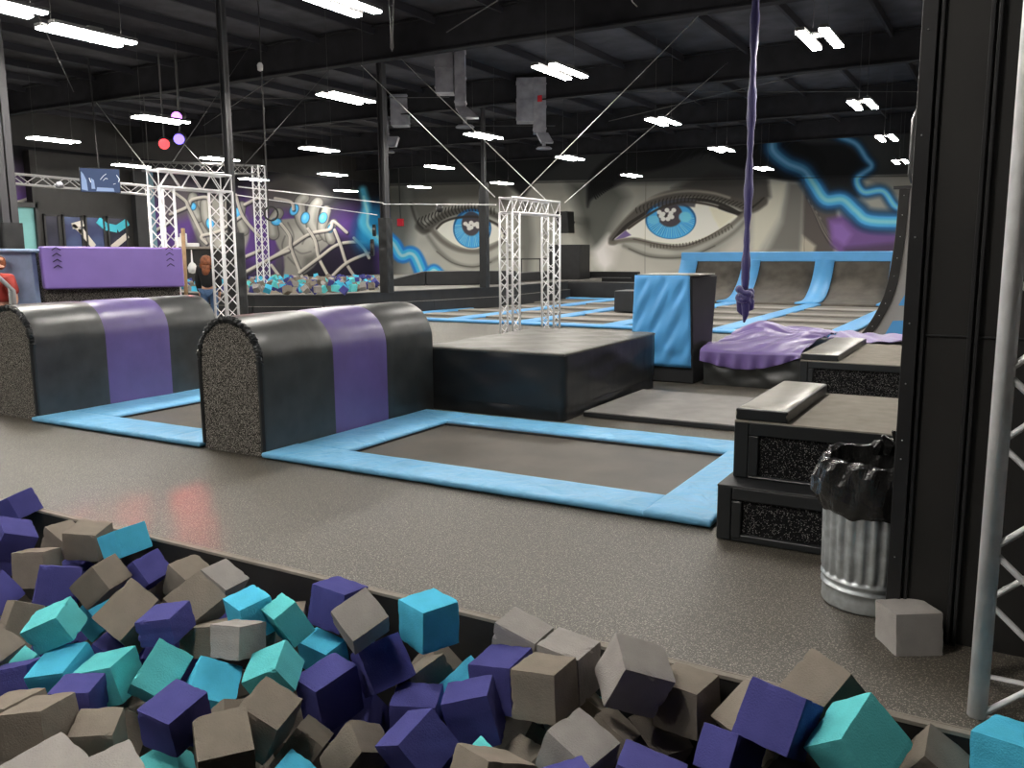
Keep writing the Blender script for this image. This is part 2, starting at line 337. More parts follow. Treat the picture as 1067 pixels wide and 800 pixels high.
('S',(-4.378, 2.85, -0.378),(0.5512, 0.3714, 0.2535, 0.7028),(0.189, 0.189, 0.189)),
('K',(-4.141, 2.989, -0.288),(0.0221, 0.6723, 0.2685, 0.6895),(0.201, 0.201, 0.201)),
('P',(-3.305, 2.938, -0.237),(0.0358, -0.6427, 0.5218, -0.5599),(0.203, 0.203, 0.203)),
('K',(-3.02, 2.959, -0.218),(0.2756, 0.623, -0.3757, 0.6283),(0.2, 0.2, 0.2)),
('K',(-2.53, 2.541, -0.44),(0.0836, 0.0509, 0.194, -0.9761),(0.195, 0.195, 0.195)),
('P',(-2.354, 2.707, -0.404),(0.0712, 0.1678, -0.4195, -0.8893),(0.198, 0.198, 0.198)),
('K',(-2.173, 3.077, -0.292),(0.3166, 0.2681, 0.1729, 0.8933),(0.203, 0.203, 0.203)),
('K',(-2.14, 2.93, -0.27),(0.3018, -0.4003, -0.4535, -0.7369),(0.197, 0.197, 0.197)),
('K',(-1.663, 2.938, -0.424),(0.4893, -0.2824, -0.255, -0.7848),(0.201, 0.201, 0.201)),
('K',(-1.41, 2.93, -0.2),(0.0421, -0.4772, 0.5303, 0.6995),(0.2, 0.2, 0.2)),
('T',(-1.435, 3.047, -0.326),(0.2098, -0.3089, 0.45, 0.8112),(0.203, 0.203, 0.203)),
('K',(-1.102, 2.989, -0.288),(0.4618, 0.2454, -0.4687, -0.7119),(0.199, 0.199, 0.199)),
('P',(-3.595, 2.557, -0.33),(0.2476, 0.3899, 0.3165, 0.8286),(0.193, 0.193, 0.193)),
('P',(-3.366, 2.601, -0.237),(0.4044, -0.1732, -0.4072, 0.8004),(0.201, 0.201, 0.201)),
('K',(-3.171, 2.192, -0.38),(0.2178, 0.5923, 0.0361, -0.7749),(0.191, 0.191, 0.191)),
('T',(-2.485, 1.808, -0.218),(0.4057, -0.4901, -0.0232, 0.7712),(0.195, 0.195, 0.195)),
('K',(-1.48, 2.646, -0.348),(0.1984, 0.532, -0.5735, -0.5905),(0.201, 0.201, 0.201)),
('K',(-1.32, 2.12, -0.02),(0.281, -0.4643, 0.4495, -0.7095),(0.196, 0.196, 0.196))
]
NFLOOR = 73
# =================================================================== ROOM
XL, XR, YB, YF, ZC = -28.0, 9.0, -7.0, 36.0, 6.35
PX0, PX1, PY0, PY1 = -8.6, 1.3, .75, 3.15    # near foam pit opening
fl = MB()
for b in ((XL, PX0, YB, YF), (PX1, XR, YB, YF), (PX0, PX1, YB, PY0), (PX0, PX1, PY1, YF)):
    fl.box(b[0], b[1], b[2], b[3], -.05, 0)
tag(fl.build('floor', 'floor'), kind='structure')
pw = MB()
pw.box(PX0-.08, PX0, PY0-.08, PY1+.08, -1.3, -.05).box(PX1, PX1+.08, PY0-.08, PY1+.08, -1.3, -.05)
pw.box(PX0, PX1, PY0-.08, PY0, -1.3, -.05).box(PX0, PX1, PY1, PY1+.08, -1.3, -.05).box(PX0, PX1, PY1-.012, PY1, -1.3, -.006)
tag(pw.build('wall_pit', 'wallblk'), kind='structure')
tag(box('floor_pit', 'wallblk', (PX0, PX1, PY0, PY1, -1.35, -1.3)), kind='structure')
tag(MB().box(PX0-.02, PX1, PY1-.016, PY1+.016, -.006, .010).box(PX0-.02, PX1, PY1+.030, PY1+.040, 0, .004).build('trim_1', 'greytop', bevel=.003), kind='structure')
# side walls and ceiling
tag(box('wall_back', 'wallblk', (XL-.2, XR+.2, YB-.2, YB, 0, ZC)), kind='structure')
tag(box('wall_right', 'wallblk', (XR, XR+.2, YB, YF+.2, 0, ZC)), kind='structure')
tag(box('ceiling', 'ceil', (XL-.2, XR+.2, YB-.2, YF+.2, ZC, ZC+.1)), kind='structure')
for i, y in enumerate((-4.5, 2.2, 8.6, 14.9, 20.9, 27.4, 33.4)):
    b = MB(); b.box(XL, XR, y-.11, y+.11, 5.62, 5.65).box(XL, XR, y-.008, y+.008, 5.65, 6.28).box(XL, XR, y-.11, y+.11, 6.28, 6.31)
    tag(b.build('trim_%d' % (i+2), 'beam'), kind='structure')
b = MB()
x = XL+.6
while x < XR:
    b.box(x-.03, x+.03, YB, YF, 6.17, 6.33); x += 1.55
tag(b.build('trim_20', 'purlin'), kind='structure')
b = MB()   # diagonal rod bracing under the roof
for i, (x0, y0, x1, y1) in enumerate(((-24, 15, -14, 20.8), (-14, 15, -24, 20.8), (-12, 21, -2, 27.3), (-2, 21, -12, 27.3), (-10, 8.7, -1, 14.8), (-1, 8.7, -10, 14.8), (-24, 21, -14, 27.3), (-14, 8.7, -22, 14.8))):
    b.tube([(x0, y0, 5.95), (x1, y1, 5.95)], .012, 5)
tag(b.build('trim_21', 'darkcable'), kind='structure')

# ------------------------------------------------------- painted murals
class Canvas:
    def __init__(s, x0, y0, x1, y1, k):
        s.x0, s.y0, s.x1, s.y1, s.k = x0, y0, x1, y1, k
        s.W, s.H = int((x1-x0)*k), int((y1-y0)*k)
        s.X, s.Y = np.meshgrid(x0+(np.arange(s.W)+.5)/k, y0+(np.arange(s.H)+.5)/k)
        s.c = np.zeros((s.H, s.W, 3))
    def mix(s, a, col):
        s.c += (np.array(col, float)-s.c)*np.clip(a, 0, 1)[..., None]
    def _win(s, xs, ys, m_):
        i0 = max(0, int((min(ys)-m_-s.y0)*s.k)); i1 = min(s.H, int((max(ys)+m_-s.y0)*s.k)+1)
        j0 = max(0, int((min(xs)-m_-s.x0)*s.k)); j1 = min(s.W, int((max(xs)+m_-s.x0)*s.k)+1)
        return (slice(i0, i1), slice(j0, j1)) if i1 > i0 and j1 > j0 else None
    def sub(s, w, a, col): s.c[w] += (np.array(col, float)-s.c[w])*np.clip(a, 0, 1)[..., None]
    def stroke(s, pts, wd, col, soft=.6, al=1.0, curve=True, w1=None):
        if curve and len(pts) > 2: pts = smoothline(pts)
        n = len(pts); w1 = wd if w1 is None else w1
        mm = max(wd, w1)/2+soft+1; w_ = s._win([p[0] for p in pts], [p[1] for p in pts], mm)
        if not w_: return
        X, Y = s.X[w_], s.Y[w_]; best = np.full(X.shape, 1e9)
        for i in range(n-1):
            (ax, ay), (bx, by) = pts[i], pts[i+1]; dx, dy = bx-ax, by-ay; L2 = dx*dx+dy*dy+1e-9
            t = np.clip(((X-ax)*dx+(Y-ay)*dy)/L2, 0, 1); hw = (wd+(w1-wd)*((i+t)/(n-1)))/2
            best = np.minimum(best, np.hypot(X-ax-t*dx, Y-ay-t*dy)-hw)
        s.sub(w_, al*np.clip(.5-best/soft, 0, 1), col)
    def poly(s, pts, col, soft=.6, al=1.0, curve=False):
        if curve: pts = smoothline(list(pts)+[pts[0]])[:-1]
        w_ = s._win([p[0] for p in pts], [p[1] for p in pts], soft+1)
        if not w_: return
        X, Y = s.X[w_], s.Y[w_]; ins = np.zeros(X.shape, bool); best = np.full(X.shape, 1e9); n = len(pts)
        for i in range(n):
            (ax, ay), (bx, by) = pts[i], pts[(i+1) % n]; dx, dy = bx-ax, by-ay; L2 = dx*dx+dy*dy+1e-9
            t = np.clip(((X-ax)*dx+(Y-ay)*dy)/L2, 0, 1); best = np.minimum(best, np.hypot(X-ax-t*dx, Y-ay-t*dy))
            cr = ((ay > Y) != (by > Y)); xx = ax+(Y-ay)*dx/(dy if abs(dy) > 1e-9 else 1e-9); ins ^= cr & (X < xx)
        sd = np.where(ins, -best, best); s.sub(w_, al*np.clip(.5-sd/soft, 0, 1), col)
    def ell(s, cx, cy, rx, ry, ang, col, soft=.6, al=1.0):
        a = R(ang); m_ = max(rx, ry)+soft+1; w_ = s._win([cx], [cy], m_)
        if not w_: return
        X, Y = s.X[w_]-cx, s.Y[w_]-cy; u = (X*math.cos(a)+Y*math.sin(a))/rx; v = (-X*math.sin(a)+Y*math.cos(a))/ry
        d = (np.hypot(u, v)-1)*min(rx, ry); s.sub(w_, al*np.clip(.5-d/soft, 0, 1), col)
    def noise(s, sc, amt, seed=0):
        rg = np.random.default_rng(seed); nh, nw = int((s.y1-s.y0)/sc)+3, int((s.x1-s.x0)/sc)+3; g = rg.normal(size=(nh, nw))
        yy = (s.Y-s.y0)/sc; xx = (s.X-s.x0)/sc; i = yy.astype(int); j = xx.astype(int); fy = yy-i; fx = xx-j
        v = (g[i, j]*(1-fy)*(1-fx)+g[i+1, j]*fy*(1-fx)+g[i, j+1]*(1-fy)*fx+g[i+1, j+1]*fy*fx); s.c *= (1+amt*v)[..., None]
    def sample(s, px, py):
        u = np.clip((px-s.x0)*s.k-.5, 0, s.W-1.001); v = np.clip((py-s.y0)*s.k-.5, 0, s.H-1.001); i = v.astype(int); j = u.astype(int); fv = (v-i)[..., None]; fu = (u-j)[..., None]
        i2 = np.minimum(i+1, s.H-1); j2 = np.minimum(j+1, s.W-1)
        return s.c[i, j]*(1-fv)*(1-fu)+s.c[i2, j]*fv*(1-fu)+s.c[i, j2]*(1-fv)*fu+s.c[i2, j2]*fv*fu
def smoothline(p, k=6):
    P = [p[0]]+list(p)+[p[-1]] if p[0] != p[-1] else [p[-2]]+list(p)+[p[1]]
    out = []
    for i in range(1, len(P)-2):
        a, b, c, d = (np.array(q, float) for q in P[i-1:i+3])
        for t in np.linspace(0, 1, k, endpoint=False):
            q = .5*((2*b)+(-a+c)*t+(2*a-5*b+4*c-d)*t*t+(-a+3*b-3*c+d)*t**3); out.append((float(q[0]), float(q[1])))
    out.append(tuple(map(float, P[-2]))); return out
def mural_mat(name, rough=.7):
    Mt = bpy.data.materials.new(name); Mt.use_nodes = True; nt = Mt.node_tree; b = nt.nodes['Principled BSDF']
    a = nt.nodes.new('ShaderNodeAttribute'); a.attribute_name = 'paint'; a.attribute_type = 'GEOMETRY'
    nt.links.new(a.outputs['Color'], b.inputs['Base Color']); b.inputs['Roughness'].default_value = rough; b.inputs['Specular IOR Level'].default_value = .2
    n = nt.nodes.new('ShaderNodeTexNoise'); n.inputs['Scale'].default_value = 8; bp = nt.nodes.new('ShaderNodeBump'); bp.inputs['Strength'].default_value = .1
    nt.links.new(n.outputs['Fac'], bp.inputs['Height']); nt.links.new(bp.outputs[0], b.inputs['Normal'])
    return Mt
def painted_wall(name, P, cv, gain, dark=None):
    """P: (nu, nv, 3) wall points; the painting is evaluated once and stays on the wall"""
    nu, nv = P.shape[:2]; V = P.reshape(-1, 3); wv = V-CAM; k = wv@FW
    px = 533.5+F_PX*(wv@RT)/k; py = 400-F_PX*(wv@UP)/k
    c = cv.sample(px, py)/255.0; c = np.where(c <= .04045, c/12.92, ((np.maximum(c, 0)+.055)/1.055)**2.4)*gain
    c = .5*np.minimum(c, .95)+.5*c/np.maximum(c.max(1, keepdims=True)/.95, 1)
    idx = np.arange(nu*nv).reshape(nu, nv); F = np.stack([idx[:-1, :-1], idx[1:, :-1], idx[1:, 1:], idx[:-1, 1:]], -1).reshape(-1, 4)
    me = bpy.data.meshes.new(name); me.from_pydata(V.tolist(), [], F.tolist()); me.update()
    at = me.color_attributes.new('paint', 'FLOAT_COLOR', 'POINT'); at.data.foreach_set('color', np.concatenate([np.clip(c, 0, .95), np.ones((len(c), 1))], 1).astype(np.float32).ravel())
    return link(name, me, mural_mat(name+'_paint'))

# --- far wall: two eyes and lightning
cv = Canvas(395, 120, 960, 300, 3)
X, Y = cv.X, cv.Y
g0 = np.array((150, 146, 134.)); cv.c[:] = g0
cv.noise(40, .05, 1); cv.noise(12, .02, 2)
# soft facial shading
cv.poly([(395, 190), (425, 190), (432, 225), (425, 262), (410, 300), (395, 300)], (92, 92, 84), 16, .75)
cv.poly([(425, 186), (470, 176), (530, 186), (530, 215), (500, 208), (470, 210), (448, 226), (437, 236), (428, 215)], (98, 95, 86), 10, .85)
cv.poly([(592, 190), (640, 190), (655, 205), (640, 232), (628, 258), (618, 262), (607, 240), (600, 215)], (92, 92, 84), 14, .9)
cv.poly([(544, 190), (552, 215), (556, 250), (552, 290), (545, 290), (540, 240)], (100, 98, 90), 8, .7)
cv.poly([(618, 262), (634, 245), (645, 258), (640, 276), (630, 283), (622, 275)], (196, 188, 180), 9, .95)
cv.poly([(633, 258), (650, 256), (662, 268), (690, 275), (720, 276), (690, 288), (640, 288)], (165, 158, 146), 10, .6)
cv.poly([(752, 262), (772, 246), (785, 252), (776, 275), (745, 280)], (172, 164, 150), 9, .7)
cv.poly([(786, 190), (820, 190), (812, 225), (790, 262), (784, 262)], (176, 170, 152), 6, .9)
cv.poly([(822, 190), (839, 190), (834, 262), (800, 262), (815, 232)], (112, 108, 100), 7, .9)
cv.poly([(838, 196), (868, 206), (876, 240), (868, 264), (836, 264)], (96, 88, 82), 4, 1)
for i in range(9):
    cv.stroke([(840+i*2, 205+i*3), (848+i*2.4, 222+i*3), (856+i*2.6, 240+i*2), (866+i*3, 256), (880+i*3, 263)], 1.1, (150, 140, 124) if i % 2 else (66, 60, 62), 1, .6)
cv.poly([(836, 245), (850, 256), (848, 264), (834, 264)], (170, 160, 140), 4, .8)
# purple cloud
cv.poly([(862, 228), (878, 224), (905, 238), (960, 246), (960, 270), (880, 270), (866, 255)], (112, 82, 132), 6, 1)
cv.poly([(866, 232), (878, 232), (888, 244), (880, 256), (868, 248)], (132, 98, 158), 6, .8)
cv.poly([(880, 258), (960, 250), (960, 275), (880, 275)], (84, 68, 88), 6, .8)
# brow and dark upper wall
up = (190-cv.Y)/4
seam = 188.0+(cv.X-600)*-.018
a = np.clip((seam-cv.Y)/2.0+.5, 0, 1)
cv.mix(a*.78, (56, 58, 58))
cv.poly([(395, 120), (425, 120), (470, 160), (520, 185), (545, 205), (560, 185), (590, 165), (620, 150), (640, 145), (640, 120)], (36, 37, 38), 5, .85)
cv.poly([(430, 186), (433, 168), (447, 160), (470, 163), (490, 175), (505, 186)], (82, 82, 78), 8, .75)
cv.poly([(612, 215), (613, 190), (624, 172), (645, 158), (680, 148), (735, 147), (800, 142), (840, 150), (862, 165), (850, 186), (812, 187), (760, 172), (735, 160), (700, 172), (660, 186), (628, 200), (616, 208)], (34, 34, 35), 4, .95, True)
for i in range(12): cv.stroke([(616+i*2.2, 185-i), (617+i*2, 198-i*.8), (621+i*2, 207-i*1.5)], 1.3, (30, 30, 31), .8, .9)
for i in range(26): cv.stroke([(690+i*5, 168-i*.4), (697+i*5, 160-i*.4), (705+i*5, 154-i*.3)], 1.2, (62, 62, 62) if i % 2 else (34, 34, 35), .8, .5)
cv.poly([(640, 192), (660, 180), (700, 175), (735, 168), (775, 176), (800, 190), (760, 194), (700, 192)], (86, 85, 80), 5, .7)
cv.poly([(745, 178), (800, 182), (803, 205), (790, 216), (765, 208), (735, 200), (700, 196), (720, 188)], (74, 70, 66), 6, .85)
# right eye
cv.stroke([(639, 250), (655, 231), (672, 216), (690, 206), (715, 201), (742, 203), (765, 210), (782, 217), (795, 210)], 10, (88, 82, 74), 3, .9)
cv.stroke([(639, 251), (652, 236), (668, 225), (684, 215), (705, 209), (730, 208), (752, 213), (772, 223)], 3.5, (60, 55, 50), 1, .95)
cv.stroke([(668, 211), (690, 203), (716, 199), (742, 201), (760, 206)], 2.6, (150, 142, 128), 2, .7)
cv.poly([(640, 250), (655, 238), (672, 226), (690, 216), (712, 211), (735, 213), (752, 218), (768, 224), (762, 232), (745, 243), (725, 251), (705, 254), (680, 251), (660, 247)], (214, 208, 186), 1.2, 1, True)
cv.poly([(640, 250), (652, 240), (658, 245), (650, 248)], (104, 84, 132), 1, .9)
cv.poly([(738, 214), (768, 224), (750, 238), (744, 228)], (186, 178, 156), 3, .7)
def iris(cx, cy, rx, ry, seedv, cut=None):
    cv.ell(cx, cy, rx, ry, 0, (38, 92, 140), 1)
    cv.ell(cx, cy+1, rx-1.6, ry-1.6, 0, (70, 152, 205), 1)
    rn = random.Random(seedv)
    for i in range(60):
        t = math.pi*(i/59)*1.1-.15
        x0, y0, x1, y1 = cx+rx*.52*math.cos(t), cy-2+ry*.5*math.sin(t), cx+rx*.9*math.cos(t), cy+ry*.9*math.sin(t)
        cv.stroke([(x0, y0), (x1, y1)], .8, (150, 210, 236) if i % 2 else (44, 118, 176), .6, rn.uniform(.3, .9))
    cv.ell(cx-1, cy-5, rx*.50, ry*.62, 0, (86, 78, 82), 1.4)
iris(699, 229, 26.5, 20, 1)
cv.poly([(680, 216), (690, 209), (712, 206), (726, 208), (724, 216), (700, 214)], (84, 80, 84), 2, .9)
cv.ell(681, 229, 6, 4.5, 0, (104, 178, 224), 1.6, .9); cv.ell(714, 226, 6.5, 5.5, 0, (112, 190, 232), 1.6, .9)
for dx, dy in ((-12, -5), (-8, -3), (-4, -7), (0, -4), (3, -7), (-8, 2), (-3, 2), (-10, -1), (1, 0), (-1, -1)): cv.ell(699+dx, 226+dy, 2.4, 2.2, 0, (240, 236, 220), .8)
cv.ell(694, 224.5, 1.3, 1.6, 0, (70, 60, 60), .6)
cv.stroke([(655, 238), (672, 226), (690, 216), (712, 210.5), (735, 212.5), (755, 218), (772, 225)], 2.4, (76, 68, 62), 1.2, .95)
cv.stroke([(750, 216), (764, 221), (776, 221), (788, 213), (796, 206)], 4, (58, 54, 50), 1.4, .95, w1=1)
for i in range(30):
    t = i/29; x0 = 664+t*110; y0 = 222-17*math.sin(t*math.pi*.75)+t*7; h = 5.5+2*math.sin(t*5)
    cv.stroke([(x0, y0), (x0-1.5+t*5, y0-h*.6), (x0-1+t*8, y0-h)], 1, (58, 54, 48), .6, .85)
cv.stroke([(636, 253), (660, 250), (690, 257), (712, 258), (735, 250), (758, 237), (776, 222)], 4.5, (112, 106, 94), 2.5, .9)
cv.stroke([(660, 249), (690, 255), (712, 256.5), (735, 248), (760, 233)], 1.2, (90, 80, 72), .8, .9)
cv.stroke([(650, 256), (672, 265), (695, 268), (720, 266), (742, 257), (765, 242), (780, 226)], 3, (106, 102, 92), 4, .8)
cv.stroke([(655, 259), (675, 267), (700, 269), (722, 266), (745, 256)], 1, (84, 80, 72), 1, .8)
for i in range(26):
    t = i/25; x0 = 678+t*84; y0 = 254.5+3*math.sin(t*2.4)-t*t*22; cv.stroke([(x0, y0), (x0+1.2*t, y0+3.2)], .9, (74, 68, 60), .5, .8)
# left eye
cv.stroke([(437, 236), (443, 240), (452, 232), (466, 223), (486, 219), (505, 220), (520, 226)], 9, (84, 80, 72), 3, .9, w1=6)
cv.stroke([(428, 212), (433, 228), (440, 239), (448, 240)], 2.5, (74, 70, 62), 2, .8)
cv.poly([(455, 238), (463, 232), (478, 228), (500, 228), (520, 238), (524, 247), (510, 254), (492, 260), (478, 256), (466, 249)], (212, 206, 184), 1.2, 1, True)
iris(492, 238, 20, 20.5, 2)
cv.poly([(474, 228), (488, 221), (505, 224), (512, 231), (495, 227)], (66, 74, 92), 2, .7)
for dx, dy in ((-8, -5), (-5, -3), (-2, -6), (1, -4), (4, -5), (-2, -1), (-4, 0), (5, -2)): cv.ell(493+dx, 238+dy, 2.3, 2, 0, (226, 218, 204), .8)
cv.stroke([(455, 238), (463, 231), (478, 226.5), (500, 226.5), (520, 235), (526, 244)], 2.4, (70, 64, 58), 1.2, .95)
cv.stroke([(450, 240), (462, 252), (478, 260), (498, 262), (512, 258), (526, 250)], 5, (104, 98, 88), 3, .85)
cv.stroke([(446, 246), (458, 262), (474, 274), (492, 278), (508, 274), (525, 266), (545, 258)], 3.5, (110, 106, 96), 4, .8)
cv.stroke([(455, 262), (472, 274), (494, 278), (512, 273)], 1, (84, 80, 72), 1, .8)
for i in range(24):
    t = i/23; x0 = 441+t*74; y0 = 238-19*math.sin(min(1, t*1.25)*math.pi/2)+max(0, t-.7)*14; h = 6+5*(1-t)
    cv.stroke([(x0, y0), (x0-h*.5*(1-t), y0-h*.5), (x0-h*.35*(1-t), y0-h)], 1, (52, 48, 44), .6, .9)
# lightning
def bolt(pts, w_):
    cv.stroke(pts, w_*2.4, (36, 66, 96), 6, .75); cv.stroke(pts, w_*1.7, (44, 110, 164), 4, .85); cv.stroke(pts, w_*1.0, (84, 170, 222), 2.4, .95); cv.stroke(pts, w_*.35, (150, 216, 248), 2.4, .8)
B1 = [(800, 136), (804, 146), (806, 158), (820, 170), (838, 178), (848, 192), (860, 208), (878, 208), (892, 220), (908, 230), (960, 231)]
B2 = [(866, 138), (876, 143), (892, 150), (902, 164), (908, 174), (893, 186), (900, 200), (920, 199), (934, 216), (960, 232)]
cv.poly([(838, 150), (880, 150), (900, 165), (905, 178), (892, 188), (895, 205), (880, 207), (862, 206), (845, 186)], (30, 31, 34), 5, .85)
cv.poly([(900, 185), (960, 180), (960, 215), (925, 200)], (110, 106, 98), 4, .6)
bolt(B2, 5.5); bolt(B1, 10.5)
def bolt2(pts, w_):
    cv.stroke(pts, w_*2.0, (40, 118, 190), 2.5, .95); cv.stroke(pts, w_*1.2, (70, 172, 226), 1.5, .95); cv.stroke(pts, w_*.4, (170, 228, 245), 1, .9)
bolt2([(398, 244), (410, 254), (418, 266), (427, 264), (433, 268), (440, 284)], 8); bolt2([(446, 286), (452, 281), (458, 286)], 6)
cv.stroke([(673, 186), (672, 262), (672, 290)], .6, (96, 92, 84), .4, .6, False)
cv.stroke([(838, 184), (838, 262)], .6, (90, 86, 80), .4, .6, False)
cv.mix(np.clip((1.0-np.abs(cv.Y-(189.5-(cv.X-600)*.018)))*.9, 0, .5), (40, 40, 40))
cols = []
xs = np.linspace(-28.0, 0.5, 1250); zs = np.linspace(0, 6.02, 300)
Pw = np.zeros((len(xs), len(zs), 3)); Pw[..., 0] = xs[:, None]; Pw[..., 1] = YF; Pw[..., 2] = zs[None, :]
cv.mix(np.clip((seam-cv.Y)/2.0+.5, 0, 1)*.30, (26, 27, 30)); L_ = np.maximum(cv.c.mean(2, keepdims=True), 1)/150.0; cv.c *= np.clip(L_, .2, 1)**.42; cv.c *= np.array((.975, 1.0, 1.035)); o = painted_wall('wall_far', Pw, cv, 1.8); tag(o, kind='structure')
tag(MB().box(XL, XR, YF+.01, YF+.2, 0, ZC).box(XL, XR, YF-.01, YF+.02, 6.02, ZC).build('wall_far', 'wallblk'), kind='structure')

# --- left wall: hands gripping chain link
cv = Canvas(-5, 120, 420, 320, 3)
cv.c[:] = (30, 30, 34)
cv.noise(30, .12, 5)
def blot(cx, cy, rx, ry, col, al=.8, soft=16): cv.ell(cx, cy, rx, ry, 0, col, soft, al)
for a_ in ((275, 240, 40, 45), (372, 250, 34, 34), (180, 232, 30, 40), (398, 270, 16, 34), (20, 205, 30, 26)): blot(*a_, (84, 58, 122), .95, 26)
cv.poly([(352, 246), (392, 258), (394, 300), (330, 300), (318, 270)], (30, 27, 40), 12, .9)
cv.poly([(258, 195), (300, 180), (330, 190), (345, 205), (330, 215), (290, 220), (262, 225)], (92, 90, 88), 10, .9)
cv.poly([(160, 185), (185, 182), (205, 195), (200, 225), (170, 235)], (86, 82, 84), 10, .9)
HG, HS, HL = (128, 127, 122), (66, 65, 64), (165, 163, 157)
def outl(pts, w_=1.3, al=.75): cv.stroke(pts, w_, (52, 51, 52), 1.6, al)
def finger(pts, w0, w1, nail=None):
    cv.stroke(pts, w0+1.6, (58, 57, 56), 1.2, .9, w1=w1+1.6); cv.stroke(pts, w0, (118, 117, 112), 1.2, 1, w1=w1)
    cv.stroke([(x-.9, y-.9) for x, y in pts], w0*.5, HL, 3.5, .85, w1=w1*.5)
    if nail:
        cx, cy, rx, ry, an = nail; cv.ell(cx, cy, rx+.8, ry+.8, an, (38, 70, 92), .9); cv.ell(cx, cy, rx, ry, an, (74, 168, 222), .9); cv.ell(cx-.6, cy-.8, rx*.45, ry*.5, an, (120, 202, 240), 1.2, .8)
# right fist: wrist, palm, then the fingers over it
cv.poly([(297, 262), (318, 266), (322, 280), (312, 290), (315, 304), (292, 304), (296, 282)], HG, 2, 1, True)
cv.poly([(287, 232), (298, 228), (318, 228), (338, 232), (347, 242), (343, 254), (334, 263), (330, 274), (318, 283), (305, 276), (292, 262), (286, 246)], HG, 2, 1, True)
cv.poly([(296, 240), (318, 236), (332, 250), (322, 264), (304, 262)], HL, 10, .8)
cv.poly([(288, 256), (296, 270), (294, 296), (300, 304), (292, 304), (286, 280)], (70, 70, 70), 5, .7)
cv.poly([(318, 268), (330, 264), (326, 278), (314, 286)], (84, 83, 80), 6, .8)
for l in ([(300, 232), (306, 246), (302, 260)], [(312, 231), (319, 243), (315, 254)], [(326, 233), (331, 246), (328, 258)], [(305, 258), (314, 264), (324, 262)], [(300, 268), (308, 276), (318, 282)], [(297, 246), (294, 256), (297, 266)], [(316, 286), (308, 292), (304, 302)]): outl(l, 1.2, .55)
finger([(285, 244), (284, 232), (290, 222)], 11, 10, (288, 231, 5, 3.4, 0))
finger([(322, 240), (314, 228), (312, 212), (317, 206)], 13, 10, (306.5, 218.5, 4, 5.8, 25))
finger([(331, 244), (325, 232), (327, 217), (331, 211)], 13, 10.5, (318, 227, 4, 5.8, 15))
finger([(341, 246), (336, 238), (338, 226), (340, 219)], 11, 9, (336.5, 227, 3.8, 5.4, 20))
finger([(345, 250), (343, 243), (345, 236), (348, 232)], 9, 7, (344.5, 238, 2.8, 4.2, 20))
# left fist
cv.poly([(196, 218), (206, 206), (224, 206), (242, 216), (256, 224), (260, 244), (254, 264), (250, 282), (254, 306), (214, 306), (214, 270), (202, 240)], HG, 3, 1, True)
cv.poly([(212, 226), (230, 222), (246, 240), (240, 268), (226, 270)], HL, 12, .8)
cv.poly([(204, 240), (216, 262), (216, 306), (206, 306)], (70, 70, 70), 6, .8)
for l in ([(214, 236), (222, 252), (222, 276)], [(236, 226), (240, 244), (234, 262)], [(248, 240), (246, 262), (242, 284)], [(222, 280), (232, 292), (234, 304)]): outl(l, 1.6, .6)
finger([(206, 226), (200, 214), (201, 205)], 11, 9, (201, 215, 3, 3.6, 0))
finger([(226, 240), (216, 228), (214, 212)], 13, 10, (219, 233, 3.8, 5.6, -10))
finger([(243, 238), (238, 222), (240, 206)], 12, 9, (241.5, 231, 3, 5.2, 0))
finger([(254, 240), (250, 228), (252, 214)], 10, 8, (247, 222, 4, 5.4, 20))
def c6(l): return [(260+x/3.952, 180+y/3.952) for x, y in l]
def c5(l): return [(x/3.952, 180+y/3.952) for x, y in l]
links = [c6(l) for l in ([(-60, 440), (90, 350), (170, 300), (250, 250), (330, 232), (345, 200), (400, 245)], [(105, 105), (170, 120), (180, 150)], [(130, 210), (165, 260), (170, 310), (205, 400), (225, 450)],
    [(240, 230), (270, 280), (285, 350), (330, 435)], [(205, 410), (285, 350), (370, 292), (480, 284)], [(350, 235), (375, 300), (400, 375), (445, 445)], [(330, 435), (400, 370), (490, 330)],
    [(430, 268), (470, 310), (492, 350)], [(-20, 130), (40, 100)], [(90, 380), (140, 450)], [(160, 320), (90, 350), (-40, 420)])]
links += [c5(l) for l in ([(700, 170), (770, 140), (790, 110), (850, 100), (862, 125)], [(700, 70), (760, 112), (775, 140), (810, 210), (850, 290)], [(850, 290), (830, 260), (900, 240), (990, 180)], [(970, 90), (1000, 180), (1067, 260)],
    [(950, 370), (1067, 320)], [(960, 390), (1000, 460)], [(0, 90), (60, 120), (130, 100)], [(0, 85), (40, 115)], [(330, 215), (350, 260), (390, 310)], [(620, 250), (700, 200)])]
for l in links:
    cv.stroke([(x+.8, y+1.0) for x, y in l], 3.8, (34, 32, 38), 1.4, .8); cv.stroke(l, 2.9, (192, 188, 180), .8); cv.stroke([(x+.5, y+.8) for x, y in l], 1.1, (150, 146, 138), 1, .8)
cv.ell(386, 236, 16, 26, 20, (24, 84, 128), 12, .9); cv.ell(386, 238, 11, 20, 20, (44, 146, 200), 8, .9)
cv.stroke([(378, 198), (382, 216), (378, 232), (390, 246), (402, 256)], 8, (90, 196, 232), 5, .9, w1=10); cv.stroke([(379, 205), (383, 222), (384, 236), (398, 252)], 2.5, (176, 232, 244), 2.5, .9)
cv.poly([(-5, 160), (80, 185), (55, 205), (-5, 200)], (96, 84, 100), 10, .5)
ys = np.linspace(13.0, YF, 900); zs = np.linspace(0, 5.15, 240)
Pw = np.zeros((len(ys), len(zs), 3)); Pw[..., 0] = XL; Pw[..., 1] = ys[:, None]; Pw[..., 2] = zs[None, :]
o = painted_wall('wall_left', Pw, cv, 1.25); tag(o, kind='structure')
